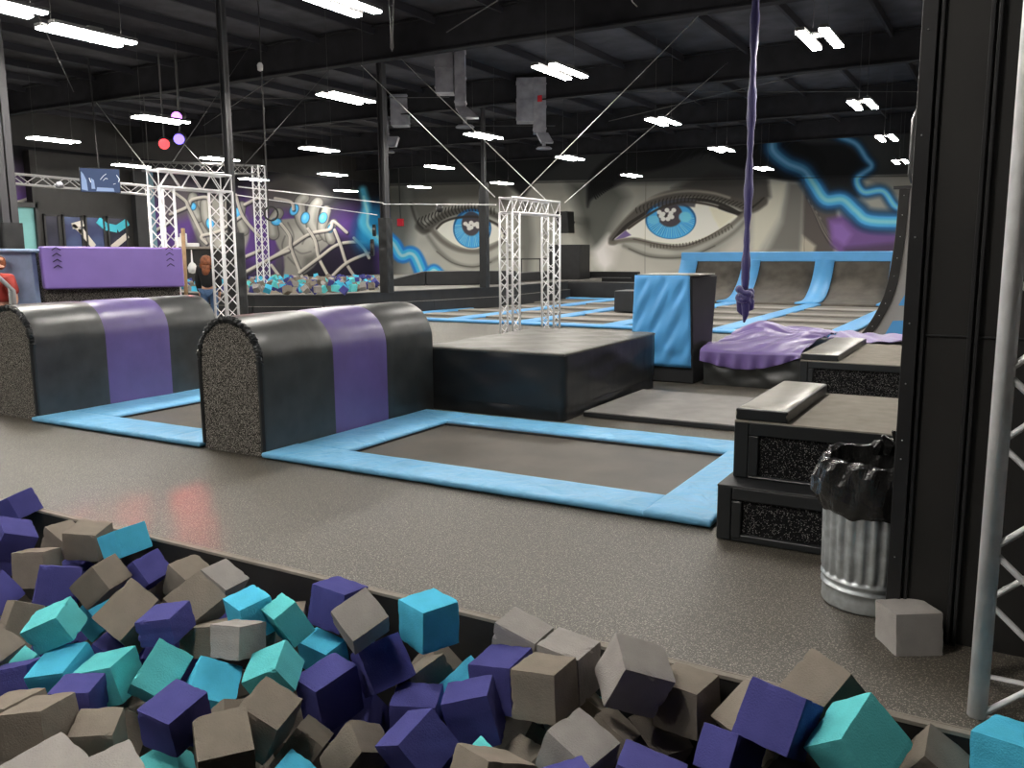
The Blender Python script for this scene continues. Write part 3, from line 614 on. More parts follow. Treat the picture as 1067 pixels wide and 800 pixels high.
tag(MB().box(XL-.2, XL-.01, YB, YF, 0, ZC).box(XL-.05, XL+.03, YB, YF, 5.15, ZC).box(XL-.05, XL, YB, 13.0, 0, 5.15).build('wall_left', 'wallblk'), kind='structure')
# ============================================================ FOAM CUBES
def foam_mesh(L, seed, chips=True):
    rn = random.Random(seed); n = 9; bm = bmesh.new(); bmesh.ops.create_cube(bm, size=1.0)
    bmesh.ops.subdivide_edges(bm, edges=bm.edges[:], cuts=n, use_grid_fill=True)
    cs = []
    for _ in range(rn.choice((2, 3, 4, 6)) if chips else 0):      # bites along edges and corners
        ax = rn.randrange(3); p = [rn.choice((-.5, .5)) for _ in range(3)]; p[ax] = rn.uniform(-.5, .5); cs.append((Vector(p), rn.uniform(.05, .11)))
    kv = [rn.uniform(2, 5) for _ in range(6)]
    sk = [rn.uniform(-.035, .035) for _ in range(4)]
    for v in bm.verts:
        c = v.co.copy(); e = sorted(abs(abs(t)-.5) < 1e-4 for t in c).count(True)
        if e >= 2: v.co *= (1-.008 if e == 2 else 1-.018)
        v.co += c*(.010*math.sin(c.x*kv[0]*3+kv[3])+.010*math.sin(c.y*kv[1]*3+kv[4])*math.cos(c.z*kv[2]*3))
        v.co.x += sk[0]*c.y*c.z*2+sk[1]*c.z; v.co.y += sk[2]*c.x*c.z*2
        for p, r in cs:
            d = (c-p).length
            if d < r: v.co -= p.normalized()*(r-d)*.55*rn.uniform(.5, 1.2)
        if e >= 2 and rn.random() < .3: v.co *= 1-rn.uniform(0, .02)
    for v in bm.verts: v.co = Vector((v.co.x*L[0], v.co.y*L[1], v.co.z*L[2]))
    me = bpy.data.meshes.new('foam_cube'); bm.to_mesh(me); bm.free()
    for p in me.polygons: p.use_smooth = False
    return me
CN = {'P': 'purple', 'K': 'taupe', 'G': 'light grey', 'T': 'mint green', 'S': 'turquoise'}
ORD = 'first second third fourth fifth sixth seventh eighth ninth tenth eleventh twelfth thirteenth fourteenth fifteenth sixteenth seventeenth'.split()
bands = {}
for i, (c, ctr, q, L) in enumerate(FOAM):
    if i == NFLOOR: continue
    y = ctr[1]; b_ = 'against the far rim' if y > 2.86 else ('in the middle' if y > 2.42 else 'nearest the camera')
    bands.setdefault((c, b_), []).append((topix(ctr)[0], i))
lab = {}
for (c, b_), l in bands.items():
    l.sort()
    for k, (_, i) in enumerate(l):
        if len(l) == 1: lab[i] = 'only %s foam cube %s, front pit' % (CN[c], b_)
        else: lab[i] = '%s from left of the %s foam cubes %s, front pit' % (ORD[k], CN[c], b_)
lab[NFLOOR] = 'light grey foam cube lying alone on the floor before the metal bin'
special = {5: 'crumbled turquoise foam cube at the far left rim beside a light taupe cube', 28: 'bright turquoise foam cube sitting highest at the rim in the pit middle',
           45: 'large light grey foam cube tilted on a corner right of the pit centre', 57: 'turquoise foam cube at the foot of the silver truss', 55: 'mint turquoise foam cube right of the dark blue-purple cube',
           53: 'dark blue-purple foam cube at the rim right side, left of the mint cube'}
lab.update(special)
for i, (c, ctr, q, L) in enumerate(FOAM):
    me = foam_mesh(L, 100+i); o = link('foam_cube', me, 'foam'+c)
    o.location = ctr; o.rotation_mode = 'QUATERNION'; o.rotation_quaternion = Quaternion(q)
    if i == NFLOOR: tag(o, lab[i], 'foam cube')
    else: tag(o, lab[i], 'foam cube', 'foam cubes filling the near pit')
# a lower layer that only shows through the gaps
k = 0
fill_me = [foam_mesh((.2, .2, .2), 900+j) for j in range(6)]
for me in fill_me: me.materials.append(M['foamK'])
for ix in range(19):
    for iy in range(7):
        x = -5.8+ix*.34; y = 1.35+iy*.29
        p = topix((x, y, -.5)); 
        if not (-60 < p[0] < 1130 and p[1] < 880): continue
        me = fill_me[k % 6]
        c = rnd.choice('PPKKKK'); 
        key = 'fill%s%d' % (c, k % 6)
        if key not in bpy.data.meshes:
            m2 = me.copy(); m2.name = key; m2.materials.clear(); m2.materials.append(M['foam'+c])
        o = bpy.data.objects.new('foam_cube', bpy.data.meshes[key]); COL.objects.link(o)
        o.location = (x+rnd.uniform(-.03, .03), min(y, 2.94), -.66+rnd.uniform(-.04, .04)); o.rotation_euler = (rnd.uniform(0, .5), rnd.uniform(0, .5), rnd.uniform(0, 3))
        tag(o, 'deep-lying %s foam cube seen only through gaps in the front pit' % CN[c], 'foam cube', 'deep foam cubes under the near pit pile, '+CN[c]); k += 1

# ========================================================= TRAMPOLINES
def trampoline(ox, oy, label, outer, hole, pads):
    t = thing('trampoline', label, 'trampoline', (ox, oy, 0), 'in-floor trampolines by the foam pit')
    hx0, hx1, hy0, hy1 = hole
    box('bed', 'bed', (hx0-.1, hx1+.1, hy0-.1, hy1+.1, .004, .012), t)
    f = MB(); 
    for b_ in ((hx0-.02, hx1+.02, hy0-.02, hy0+.015), (hx0-.02, hx1+.02, hy1-.03, hy1+.02), (hx0-.02, hx0+.015, hy0, hy1), (hx1-.015, hx1+.02, hy0, hy1)): f.box(*b_, .012, .03)
    f.build('spring_cover', 'vinylm', t)
    for i, b_ in enumerate(pads): pad('edge_pad', 'blue', b_, t, seed=int(ox*7)+i)
    return t
trampoline(-3.3, 6.0, 'floor trampoline with sky blue pads between the arched vault box and the carpeted steps', None, (-4.63, -1.87, 5.27, 6.72),
    [(-5.16, -4.62, 5.29, 7.14, .014, .062), (-5.17, -1.885, 4.88, 5.285, .014, .065), (-4.615, -1.48, 6.72, 7.14, .014, .062), (-1.88, -1.46, 4.88, 6.715, .014, .07)])
trampoline(-7.0, 6.0, 'floor trampoline with sky blue pads between the two arched vault boxes', None, (-7.73, -6.04, 5.33, 6.72),
    [(-8.37, -7.72, 5.33, 7.14, .014, .062), (-8.37, -6.35, 4.90, 5.325, .014, .065), (-6.345, -5.94, 4.90, 5.325, .014, .068), (-7.715, -5.93, 6.72, 7.14, .014, .062)])

# ===================================================== ARCHED VAULT BOXES
def arch(x0, x1, zt, n=20, inset=0.0):
    r = (x1-x0)/2-inset; cx = (x0+x1)/2; zs = zt-(x1-x0)/2
    return [(cx+r, .0+inset*0)]+[(cx+r*math.cos(math.pi*i/n), zs+r*math.sin(math.pi*i/n)) for i in range(n+1)]+[(cx-r, 0.0)]
def vault(x0, x1, y0, y1, zt, s1, s2, label, seed):
    t = thing('vault_box', label, 'vault box', ((x0+x1)/2, (y0+y1)/2, 0), 'arched vault boxes between the trampolines')
    rn = random.Random(seed); N_ = 24
    for k, (a, b, mm) in enumerate(((y0+.05, s1, 'vinylw'), (s1, s2, 'purple'), (s2, y1, 'vinylw'))):
        ny = 10; ys_ = [a+(b-a)*j/ny for j in range(ny+1)]; P = []
        for j, y in enumerate(ys_):
            e = min(j, ny-j)/ny; dr = .010*(1-math.exp(-e*14)); row = []
            for (x, z) in arch(x0, x1, zt, N_):
                cx = (x0+x1)/2; dx = (x-cx)
                wv = .004*math.sin(z*13+y*9+seed)*math.sin(y*21+k)
                row.append((x+math.copysign(dr+wv if abs(dx) > .05 else 0, dx), y, z+(dr if z > .8 else 0)-.006*(k == 1)*0))
            P.append(row)
        mb = MB().grid(P)
        # close the two ends
        for y, rv in ((a, 1), (b, 0)):
            pts = [(x, y, z) for x, z in arch(x0, x1, zt, N_)]; nn = len(mb.v); mb.v += pts; mb.f.append(tuple(nn+i for i in range(len(pts))))
        o = mb.build('cover_section', mm, t, smooth=True, fix=True)
        md = o.modifiers.new('split', 'EDGE_SPLIT'); md.split_angle = R(50)
        if mm == 'purple': o['label'] = 'purple vinyl cover section'
    pts = [(x, y0+.045, z) for x, z in arch(x0, x1, zt, N_, .035)]
    MB().prism(pts, (0, -.02, 0)).build('end_panel', 'carpet', t, bevel=.008)
    # gathered vinyl rim round the arch
    path = arch(x0, x1, zt, 44, .022); pp = []; rr = []
    for i in range(len(path)-1):
        for s_ in np.linspace(0, 1, 4 if 0 < i < len(path)-2 else 14, endpoint=False):
            x = path[i][0]+(path[i+1][0]-path[i][0])*s_; z = path[i][1]+(path[i+1][1]-path[i][1])*s_
            up_ = z > zt-(x1-x0)/2-.02
            pp.append((x, y0+.035+(rn.uniform(-.008, .008) if up_ else 0), max(z, .012))); rr.append(.027+(rn.uniform(-.011, .011) if up_ else rn.uniform(-.002, .002)))
    MB().tube(pp, .02, 7, True, rr).build('gathered_rim', 'vinyl', t)
    return t
vault(-5.92, -5.18, 4.90, 7.30, 1.14, 5.78, 6.54, 'black and purple arched vault box between the two trampolines', 1)
vault(-9.15, -8.40, 4.96, 7.30, 1.15, 5.79, 6.60, 'black and purple arched vault box cut by the left edge of the photo', 2)

# ================================================================ BLOCKS
t = thing('platform_block', 'large low black vinyl block with grey sheen painted on top behind the trampoline', 'foam block', (-4.5, 8.6, 0))
o = padmesh(-5.34, -3.70, 7.40, 9.86, .645, .685, 3, wob=.006).build('top_pad', 'blocktop', t, fix=False, smooth=True); weld(o)
body = MB()
def wavy(x0, x1, y0, y1, z0, z1, amp, seed, n=26, m_=10):
    rn = random.Random(seed); ph = [rn.uniform(0, 6) for _ in range(8)]; mb = MB()
    loop = []
    for (ax, ay, bx, by, nx_, ny_) in ((x0, y0, x1, y0, 0, -1), (x1, y0, x1, y1, 1, 0), (x1, y1, x0, y1, 0, 1), (x0, y1, x0, y0, -1, 0)):
        for i in range(n): s_ = i/n; loop.append((ax+(bx-ax)*s_, ay+(by-ay)*s_, nx_, ny_, math.sin(math.pi*s_)**.35 if 0 < s_ < 1 else 0))
    P = []
    for j in range(m_+1):
        z = z0+(z1-z0)*j/m_; e = math.sin(math.pi*j/m_)**.3 if 0 < j < m_ else 0; row = []
        for i, (x, y, nx_, ny_, q) in enumerate(loop+[loop[0]]):
            d = amp*e*q*(math.sin(i*.55+z*14+ph[0])+.8*math.sin(i*.31-z*23+ph[1])+.5*math.sin(i*1.1+z*31+ph[2]))+amp*.6*q*e
            row.append((x+nx_*d, y+ny_*d, z))
        P.append(row)
    mb.grid(P); nb = len(loop)
    mb.add([(x0, y0, z1), (x1, y0, z1), (x1, y1, z1), (x0, y1, z1)], [(0, 1, 2, 3)])
    return mb
wavy(-5.34, -3.70, 7.40, 9.86, .13, .66, .007, 5).build('vinyl_body', 'vinyl', t, fix=True, smooth=True)
wavy(-5.33, -3.71, 7.41, 9.85, .002, .135, .008, 6, m_=5).build('skirt', 'vinyl', t, fix=True, smooth=True)
t = thing('flat_mat', 'thin grey mat lying on the floor right of the black platform block', 'mat', (-2.6, 8.5, 0))
MB().box(-3.66, -1.5, 7.76, 9.38, .002, .048).build('mat_edge', 'vinylm', t, bevel=.008)
MB().box(-3.65, -1.51, 7.77, 9.37, .048, .058).build('mat_top', 'greymat', t, bevel=.004)
t = thing('upright_block', 'tall black foam block with a wrinkled bright blue front beside the knotted purple silk', 'foam block', (-3.75, 10.7, 0))
b = MB(); b.hexa([(-4.20, 10.36, .002), (-3.36, 10.36, .002), (-3.36, 11.0, .002), (-4.20, 11.0, .002), (-4.15, 10.36, 1.345), (-3.42, 10.36, 1.345), (-3.30, 11.05, 1.345), (-4.10, 11.05, 1.345)])
b.build('body', 'vinylm', t, bevel=.02)
P = []
for j in range(25):
    z = .205+(1.352-.205)*j/24; f_ = (z-.0)/1.35; x0, x1 = -4.21+.05*f_, -3.385-.055*f_+.0; row = []
    for i in range(25):
        s_ = i/24; e = min(1, min(s_, 1-s_)*12)*min(1, min(j, 24-j)/2)
        d = .014*e*(math.sin((s_*1.0-j/24*1.1)*17)+.6*math.sin((s_*1.2-j/24*.8)*31+1))
        seam_ = -.012 if 3 <= j <= 3 else 0
        row.append((x0+(x1-x0)*s_, 10.345-.012*min(1, e+.3)-d-seam_, z))
    P.append(row)
MB().grid(P).build('front_pad', 'blue2', t, smooth=True, solid=.012)
box('top_pad', 'sheen', (-4.14, -3.33, 10.37, 11.04, 1.347, 1.365), t, bevel=.008)
t = tag(MB().box(-9.16, -8.3, 21.3, 22.2, .062, .62).build('low_block', 'vinylm', bevel=.03), 'small dark block on the trampoline court left of the blue fronted block', 'foam block')
origin(t, (-8.7, 21.7, 0)); 

# ---------------------------------------------------- carpeted step boxes
def stepbox(name, label, X0, X1, levels, padb, padz):
    t = thing(name, label, 'step box', (X0+.3, levels[0][0], 0), 'carpeted step boxes on the right')
    for k, (ya, yb, za, zb, xa) in enumerate(levels):
        box('box_core', 'carpetd', (xa+.02, X1, ya+.02, yb, za+.002, zb-.02), t)
        f = MB()
        f.box(xa, xa+.085, ya, yb, za+.003, zb-.005)                        # padded left side and front corner
        f.box(xa+.085, X1, ya-.002, ya+.04, zb-.085, zb-.005)               # band under the top edge
        f.box(xa+.085, X1, ya+.0, ya+.05, za+.003, za+.05 if k == 0 else za+.02)
        f.box(xa+.085, xa+.145, ya-.004, ya+.03, za+.02, zb-.085)
        f.build('vinyl_edging', 'vinyl', t, bevel=.012)
        box('top_carpet', 'greytop' if k == len(levels)-1 else 'vinylm', (xa+.0, X1, ya+.0, yb, zb-.014, zb), t, bevel=.004)
    o = pad('top_pad', 'sheen', (*padb, padz+.002, padz+.08), t, seed=int(X0*10)); 
    s_ = MB(); s_.box(padb[0]-.006, padb[1]+.006, padb[2]-.006, padb[3]+.006, padz+.002, padz+.070).build('pad_side', 'vinyl', t, bevel=.01)
    return t
stepbox('step_box', 'two-level black speckled carpet steps with a shiny grey pad behind the metal bin', -1.38, 1.6,
        [(4.73, 6.14, 0, .33, -1.38), (4.92, 6.16, .33, .675, -1.345)], (-1.335, -1.05, 4.93, 6.12), .675)
stepbox('step_box', 'black speckled carpet step box farther back, beside the purple cloth', -1.95, 1.6,
        [(9.7, 11.8, 0, .46, -1.95)], (-1.94, -1.56, 9.72, 11.75), .46)

# ------------------------------------------------- crash mat and cloth
t = thing('crash_mat', 'thick black crash mat under the purple cloth', 'crash mat', (-2.3, 11.4, 0))
wavy(-3.28, 1.4, 10.38 , 9.68+3.6, .004, .40, .02, 12, m_=8).build('mat_body', 'vinylw', t, smooth=True) if False else None
wavy(-3.25, -2.02, 10.40, 13.2, .004, .38, .022, 12, m_=8).build('mat_body', 'vinylw', t, smooth=True)
wavy(-2.00, 1.4, 11.9, 13.2, .004, .44, .01, 14, m_=8).build('mat_body', 'vinylw', t, smooth=True)
def cl_h(x, y):
    th = math.atan2(y-13.0, x+1.7); r_ = math.hypot(y-13.0, x+1.7)
    return .045*abs(math.sin(th*13+.9*math.sin(r_*3.1)))**.8*min(1, r_)+.018*abs(math.sin(th*29+r_*2))+.02*math.sin(x*5+y*3)+.17*math.exp(-((x+2.95)**2/.08+(y-12.2)**2/.35))+.10*math.exp(-((x+2.25)**2/.05+(y-11.6)**2/.3))
P = []
for i in range(150):
    u = i/149; x = -3.285+u*1.21; row = []
    lowz = .30-.14*math.sin(u*3.0)**1.0+.12*u
    for j in range(90):
        v = j/89
        if v < .16:
            q = v/.16; y = 10.335-.03*math.sin(u*40)*(1-q)*.8; z = lowz+(.42-lowz)*q
            if u < .04: z = max(z, .2)
        else:
            q = (v-.16)/.84; y = 10.345+q*2.8; z = .42+max(0, .03+cl_h(x, y))*min(1, q*7+.15)
        row.append((x, y, z+.01))
    P.append(row)
o = MB().grid(P).build('draped_cloth', 'cloth', None, smooth=True, solid=.006); tag(o, 'shiny purple cloth heaped over the black crash mat', 'cloth'); origin(o, (-2.7, 11.5, .45))
P = []
for i in range(60):
    u = i/59; x = -2.05+u*2.6; row = []
    for j in range(20):
        y = 11.86+j/19*1.25; row.append((x, y, .475+.03*abs(math.sin(x*12+y*5))+.02*math.sin(x*5)))
    P.append(row)
o = MB().grid(P).build('draped_cloth', 'cloth', None, smooth=True, solid=.006); tag(o, 'shiny purple cloth spread flat behind the farther step box', 'cloth'); origin(o, (-.8, 12.4, .45))

# ------------------------------------------------------- aerial silk
t = thing('aerial_silk', 'long purple aerial silk hanging from the roof and tied in a knot', 'aerial silk', (-3.2, 12.04, .7))
kx, ky = -3.205, 12.04; pp = []; rr = []
for i in range(60):
    z = 1.10+i/59*5.1; pp.append((kx+.05*(i/59)**1.5*.3, ky, z)); rr.append(.052+.012*math.sin(i*.5)+.006*math.sin(i*1.7)-.01*(z < 1.25))
MB().tube(pp, .05, 12, True, rr).build('strip', 'silk', t, smooth=True)
kn = MB()
for a0, rad, zc, tw in ((0, .085, 1.03, .5), (1.6, .08, .98, -.6), (3.4, .09, 1.06, .9)):
    ring = [(kx+rad*math.cos(a0+a)*.9, ky+rad*math.sin(a0+a), zc+.05*math.sin(a*1+tw)+.02*math.cos(2*a)) for a in np.linspace(0, 2*math.pi, 20)]
    kn.tube(ring, .045, 10, True, [.045+.012*math.sin(q*1.3) for q in range(20)])
kn.build('knot', 'silk', t, smooth=True)
tl = MB()
for dx, dy, l_, r_ in ((-.05, 0, .26, .05), (.02, -.03, .36, .055), (.07, .02, .2, .045)):
    tl.tube([(kx+dx*.6, ky+dy, 1.02), (kx+dx*1.2, ky+dy, .95), (kx+dx*1.3, ky+dy, .95-l_*.5), (kx+dx*.5, ky+dy, 1.02-l_)], r_, 10, True, [r_, r_*1.15, r_*.8, .012])
tl.build('tail', 'silk', t, smooth=True)

# ------------------------------------------------------------ rubbish bin
cx, cy, rb = -.485, 4.215, .222
t = thing('rubbish_bin', 'galvanised ribbed metal bin with a black liner beside the black wall', 'bin', (cx, cy, 0))
def rib(a, z): return (.0055*(1 if math.sin(a*26) > .25 else (-1 if math.sin(a*26) < -.25 else math.sin(a*26)*4)))*(1 if .155 < z < .60 else 0)
prof = [(0, .004), (rb-.012, .004), (rb-.010, .012), (rb-.012, .06), (rb-.014, .085), (rb-.004, .092), (rb-.004, .10), (rb-.014, .107), (rb-.013, .122), (rb-.003, .130), (rb-.003, .138), (rb-.012, .146), (rb-.012, .156), (rb-.008, .175), (rb-.006, .3), (rb-.003, .45), (rb+.0, .58), (rb+.0, .602), (rb+.004, .64), (rb+.010, .655), (rb+.010, .665), (rb-.01, .665), (rb-.02, .3), (0, .02)]
MB().lathe((cx, cy, 0), prof, 208, rib).build('can', 'galv', t, smooth=True)
rn = random.Random(4); ph = [rn.uniform(0, 6) for _ in range(9)]
def bg(a, k): return math.sin(a*5+ph[0])*.5+math.sin(a*9+ph[1]+k)*.35+math.sin(a*17+ph[2]-k*2)*.25
rows = []; NB = 120
for j, (r_, z, am) in enumerate(((rb+.008, .455, .006), (rb+.020, .475, .012), (rb+.030, .53, .012), (rb+.034, .60, .016), (rb+.034, .65, .022), (rb+.028, .685, .022), (rb+.012, .70, .016), (rb-.012, .695, .012), (rb-.03, .64, .012), (rb-.045, .52, .02), (rb-.06, .38, .02))):
    row = []
    for k in range(NB+1):
        a = 2*math.pi*k/NB; d = am*bg(a, j*.8); zz = z+(.012*bg(a, 2) if j < 3 else am*.8*bg(a, j+3))
        if j in (4, 5, 6, 7): zz += .05*max(0, math.cos(a-1.2))**6+.015*max(0, math.sin(a*3+1))
        if j in (2, 3): d += .03*max(0, math.cos(a-3.4))**8
        row.append((cx+(r_+d)*math.cos(a), cy+(r_+d)*math.sin(a), zz))
    rows.append(row)
MB().grid(rows).build('bin_liner', 'bag', t, smooth=False, fix=False)
kn = MB()
for a0, l_ in ((1.15, .12), (1.45, .09), (.9, .10), (1.7, .06)):
    x_, y_ = cx+.2*math.cos(a0), cy+.2*math.sin(a0)
    kn.tube([(x_, y_, .68), (x_+.01, y_-.01, .70+l_*.3), (x_-.04*math.cos(a0*5), y_-.03, .68+l_)], .03, 7, True, [.028, .034, .008])
kn.build('liner_knot', 'bag', t)

# -------------------------------------------------- black wall, right
t = MB(); t.box(-.375, 6.5, 3.90, 3.97, 0, ZC)
o = t.build('wall_panel', 'wallblk'); tag(o, kind='structure')
t = MB()
t.box(-.375, -.318, 3.872, 3.90, 0, 6.2).box(-.308, -.294, 3.882, 3.90, 0, 6.2)
for x in (-.115, .55, 1.2): t.box(x-.022, x-.006, 3.876, 3.90, 0, 6.2).box(x+.004, x+.018, 3.872, 3.90, 0, 6.2)
t.box(-.30, 6.4, 3.893, 3.90, 1.298, 1.306)
o = t.build('trim_22', 'steelblk', bevel=.003); tag(o, kind='structure')
t = MB()
for z in (.35, .78, .86, 1.1, 1.35, 1.7, 2.1, 2.5): t.lathe((-.35, 3.868, z), [(0, -.004), (.004, 0), (0, .004)], 6)
tag(t.build('trim_23', 'bolt'), kind='structure')

# ---------------------------------------------------------- box trusses
def truss_mb(p, q, u, v, wd, r=.025, rb_=.011, step=None, ch=None, br=None):
    """four chords from p to q, spacing wd along unit u and v; p,q = centre line"""
    p, q, u, v = Vector(p), Vector(q), Vector(u), Vector(v); L_ = (q-p).length; d = (q-p)/L_; n = max(2, round(L_/(step or wd))); ch = ch or MB(); br = br or MB()
    cs = [(-1, -1), (1, -1), (1, 1), (-1, 1)]
    for a, b in cs: o_ = u*a*wd/2+v*b*wd/2; ch.tube([p+o_, q+o_], r, 8)
    for f_ in range(4):
        (a0, b0), (a1, b1) = cs[f_], cs[(f_+1) % 4]; A = u*a0*wd/2+v*b0*wd/2; B = u*a1*wd/2+v*b1*wd/2
        for i in range(n):
            s0, s1 = p+d*L_*i/n, p+d*L_*(i+1)/n; br.tube([s0+(A if i % 2 == 0 else B), s1+(B if i % 2 == 0 else A)], rb_, 5, False)
        for s_ in (p, q): br.tube([s_+A, s_+B], rb_, 5, False)
    return ch, br
t = thing('truss_tower', 'silver aluminium box truss standing at the right edge of the photo', 'truss', (.19, 3.45, 0))
ch, br = truss_mb((.172, 3.47, .002), (.172, 3.47, 6.2), (1, 0, 0), (0, 1, 0), .34, .032, .0125, step=.31)
ch.build('chord_tube', 'alu', t, smooth=True); br.build('bracing', 'alu', t, smooth=True)
# ============================================================ GATES / RIG
def gate(label, x, y0, y1, zt, wd=.26, inset=0):
    t = thing('truss_gate', label, 'truss gate', (x, (y0+y1)/2, 0), 'white truss gates anchoring the lines')
    for y in (y0+wd/2, y1-wd/2):
        ch, br = truss_mb((x, y, .012), (x, y, zt-wd), (1, 0, 0), (0, 1, 0), wd, .020, .009, step=wd*.8)
        o = ch.build('upright', 'aluw', t, smooth=True); br.build('bracing', 'aluw', o, smooth=True)
        box('base_plate', 'aluw', (x-.2, x+.2, y-.2, y+.2, 0, .012), t)
    ch, br = truss_mb((x, y0, zt-wd/2), (x, y1, zt-wd/2), (1, 0, 0), (0, 0, 1), wd, .020, .009, step=wd*.8)
    o = ch.build('crossbar', 'aluw', t, smooth=True); br.build('bracing', 'aluw', o, smooth=True)
    return t
gy = [float(onx(px_, 250, -7.3)[1]) for px_ in (531, 574)]
gate('white box truss gate standing behind the black platform block', -7.3, gy[0]-.12, gy[1]+.12, 2.54, .24)
gy = [float(onx(px_, 230, -11)[1]) for px_ in (170, 231)]
gate('white box truss gate behind the left vault box, beside the person', -11.0, gy[0]-.13, gy[1]+.13, 2.88, .25)
t = thing('truss_rig', 'tall white truss tower with overhead truss behind the black ring', 'truss', (-20.3, 19.6, 0))
for (p, q, u, v) in (((-20.3, 19.6, .66), (-20.3, 19.6, 4.33), (1, 0, 0), (0, 1, 0)),):
    ch, br = truss_mb(p, q, u, v, .26, .022, .010); ch.build('upright', 'aluw', t); br.build('bracing', 'aluw', t)
dv = Vector((1.9, 2.7, 0)).normalized(); pv = Vector((-dv.y, dv.x, 0))
ch, br = truss_mb(Vector((-22.2, 16.9, 4.2)), Vector((-20.3, 19.6, 4.2)), pv, (0, 0, 1), .26, .022, .010); ch.build('crossbar', 'steelgrey', t); br.build('bracing', 'steelgrey', t); MB().tube([(-22.1, 17.05, 4.3), (-22.1, 17.05, 6.3)], .015, 6).build('hanger', 'darkcable', t)
t = thing('hanging_truss', 'long white horizontal truss under the roof behind the wall screen', 'truss', (-24.6, 15, 3.85))
ch, br = truss_mb((-24.6, 10.5, 3.86), (-24.6, 18.9, 3.72), (1, 0, 0), (0, 0, 1), .28, .024, .012, step=.42)
ch.build('chord_tube', 'aluw', t); br.build('bracing', 'aluw', t)
w_ = MB()
for y in (11.5, 15.2, 18.4): w_.tube([(-24.6, y, 3.95), (-24.6, y, 6.2)], .008, 5)
w_.build('hanger', 'darkcable', t)

# --------------------------------------------------------------- cables
def cable(name, label, cat, p, q, r=.009, m_='cable', group=None, sag=0.0):
    p, q = Vector(p), Vector(q); n = 10 if sag else 1; pts = [p+(q-p)*i/n-Vector((0, 0, sag*4*(i/n)*(1-i/n))) for i in range(n+1)]
    o = MB().tube(pts, r, 6).build(name, m_, None, smooth=True); tag(o, label, cat, group); origin(o, (p+q)/2); return o
g1a, g1b = (-7.36, 12.28, 2.54), (-7.36, 14.40, 2.54)
cable('guy_wire', 'pale guy wire from the middle gate left leg up to the roof at left', 'cable', (-7.40, 12.27, 2.545), onz(358.7, 50.6, 6.17), .008)
cable('guy_wire', 'pale guy wire from the middle gate up left, crossing below a ceiling light', 'cable', (-7.2, 13.7, 2.545), onz(409, 53, 6.17), .008)
cable('guy_wire', 'pale guy wire rising right from the middle gate to the top of the photo', 'cable', (-7.3, 12.85, 2.545), onz(744, 0, 6.17), .008)
cable('guy_wire', 'pale guy wire rising right from the middle gate right leg', 'cable', (-7.2, 14.42, 2.545), onz(763, 61, 6.17), .008)
cable('guy_wire', 'pale guy wire from the left gate up left past the red lamp', 'cable', (-11.1, 8.55, 2.88), onz(95, 100, 6.17), .007)
cable('guy_wire', 'thin dark wire from the left gate rising to the right', 'cable', (-11.0, 8.8, 2.88), onz(262, 45, 6.17), .005, 'darkcable')
cable('guy_wire', 'pale guy wire from the left gate right leg up to the blue lamp', 'cable', (-11.1, 9.75, 2.88), onz(180, 137, 6.17), .007)
cable('guy_wire', 'thin wire from the left gate right leg rising to the right', 'cable', (-11.0, 10.08, 2.88), onz(351, 64, 6.17), .006, 'darkcable')
sl0 = ond(241, 190, 15.0); 
cable('slackline', 'slackline from the left gate to the padded post', 'slackline', (-10.87, 10.05, 2.72), (-13.6, 17.2, 2.88), .011, 'white')
cable('slackline', 'slackline from the padded post to the middle gate', 'slackline', (-13.6, 17.2, 2.85), (-7.4, 12.3, 2.42), .011, 'white')
cable('slackline', 'lower pale slackline slanting across the mural hand', 'slackline', ond(190, 195, 15), ond(393, 224, 20.5), .010, 'white')
cable('climbing_rope', 'thin vertical climbing rope hanging left of the black ring', 'rope', (lambda q: (q[0], q[1], 6.3))(ond(268, -20, 14.5)), ond(280, 225, 14.5), .012, 'darkcable')
t = MB(); c_ = ond(282.5, 222.5, 15.2); rr_ = [(c_[0]+.12*math.cos(a)*RT[0], c_[1]+.12*math.cos(a)*RT[1], c_[2]+.12*math.sin(a)) for a in np.linspace(0, 2*math.pi, 25)]
o = t.tube(rr_, .017, 8).build('gym_ring', 'steelblk', None, smooth=True); tag(o, 'round black gym ring in front of the slim white truss tower', 'ring'); origin(o, c_)
c_ = ond(271, 70, 14.4); o = MB().lathe(tuple(c_), [(0, -.07), (.045, -.05), (.05, .03), (.03, .07), (0, .08)], 12).build('rope_clamp', 'white', None, smooth=True); tag(o, 'small white clamp on the climbing rope under the roof', 'clamp'); origin(o, c_)
# hanging strap loop near the top
a_ = ond(404.5, -10, 8); b_ = ond(410.5, -10, 8); c_ = ond(408.5, 53, 8)
o = MB().tube([a_, a_+(c_-a_)*.8, c_+np.array((-.012, 0, .03)), c_, c_+np.array((.012, 0, .03)), b_+(c_-b_)*.8, b_], .006, 6).build('strap_loop', 'darkcable', None, smooth=True); tag(o, 'narrow strap loop hanging from the roof at the top centre', 'strap'); origin(o, c_)
c_ = ond(661, 3, 10); o = MB().tube([ond(655, -12, 10), ond(659, 2, 10), ond(664, 7, 10)], .006, 6).build('hook', 'cable', None, smooth=True); tag(o, 'small bright curved hook at the top edge right of centre', 'hook'); origin(o, c_)
c_ = ond(458, 217, 17.6)
o = MB().lathe(tuple(c_), [(0, -.09), (.06, -.07), (.07, 0), (.05, .07), (0, .09)], 12).build('line_trolley', 'steelblk', None, smooth=True); tag(o, 'small dark pulley riding on the slackline before the left eye', 'pulley'); origin(o, c_)

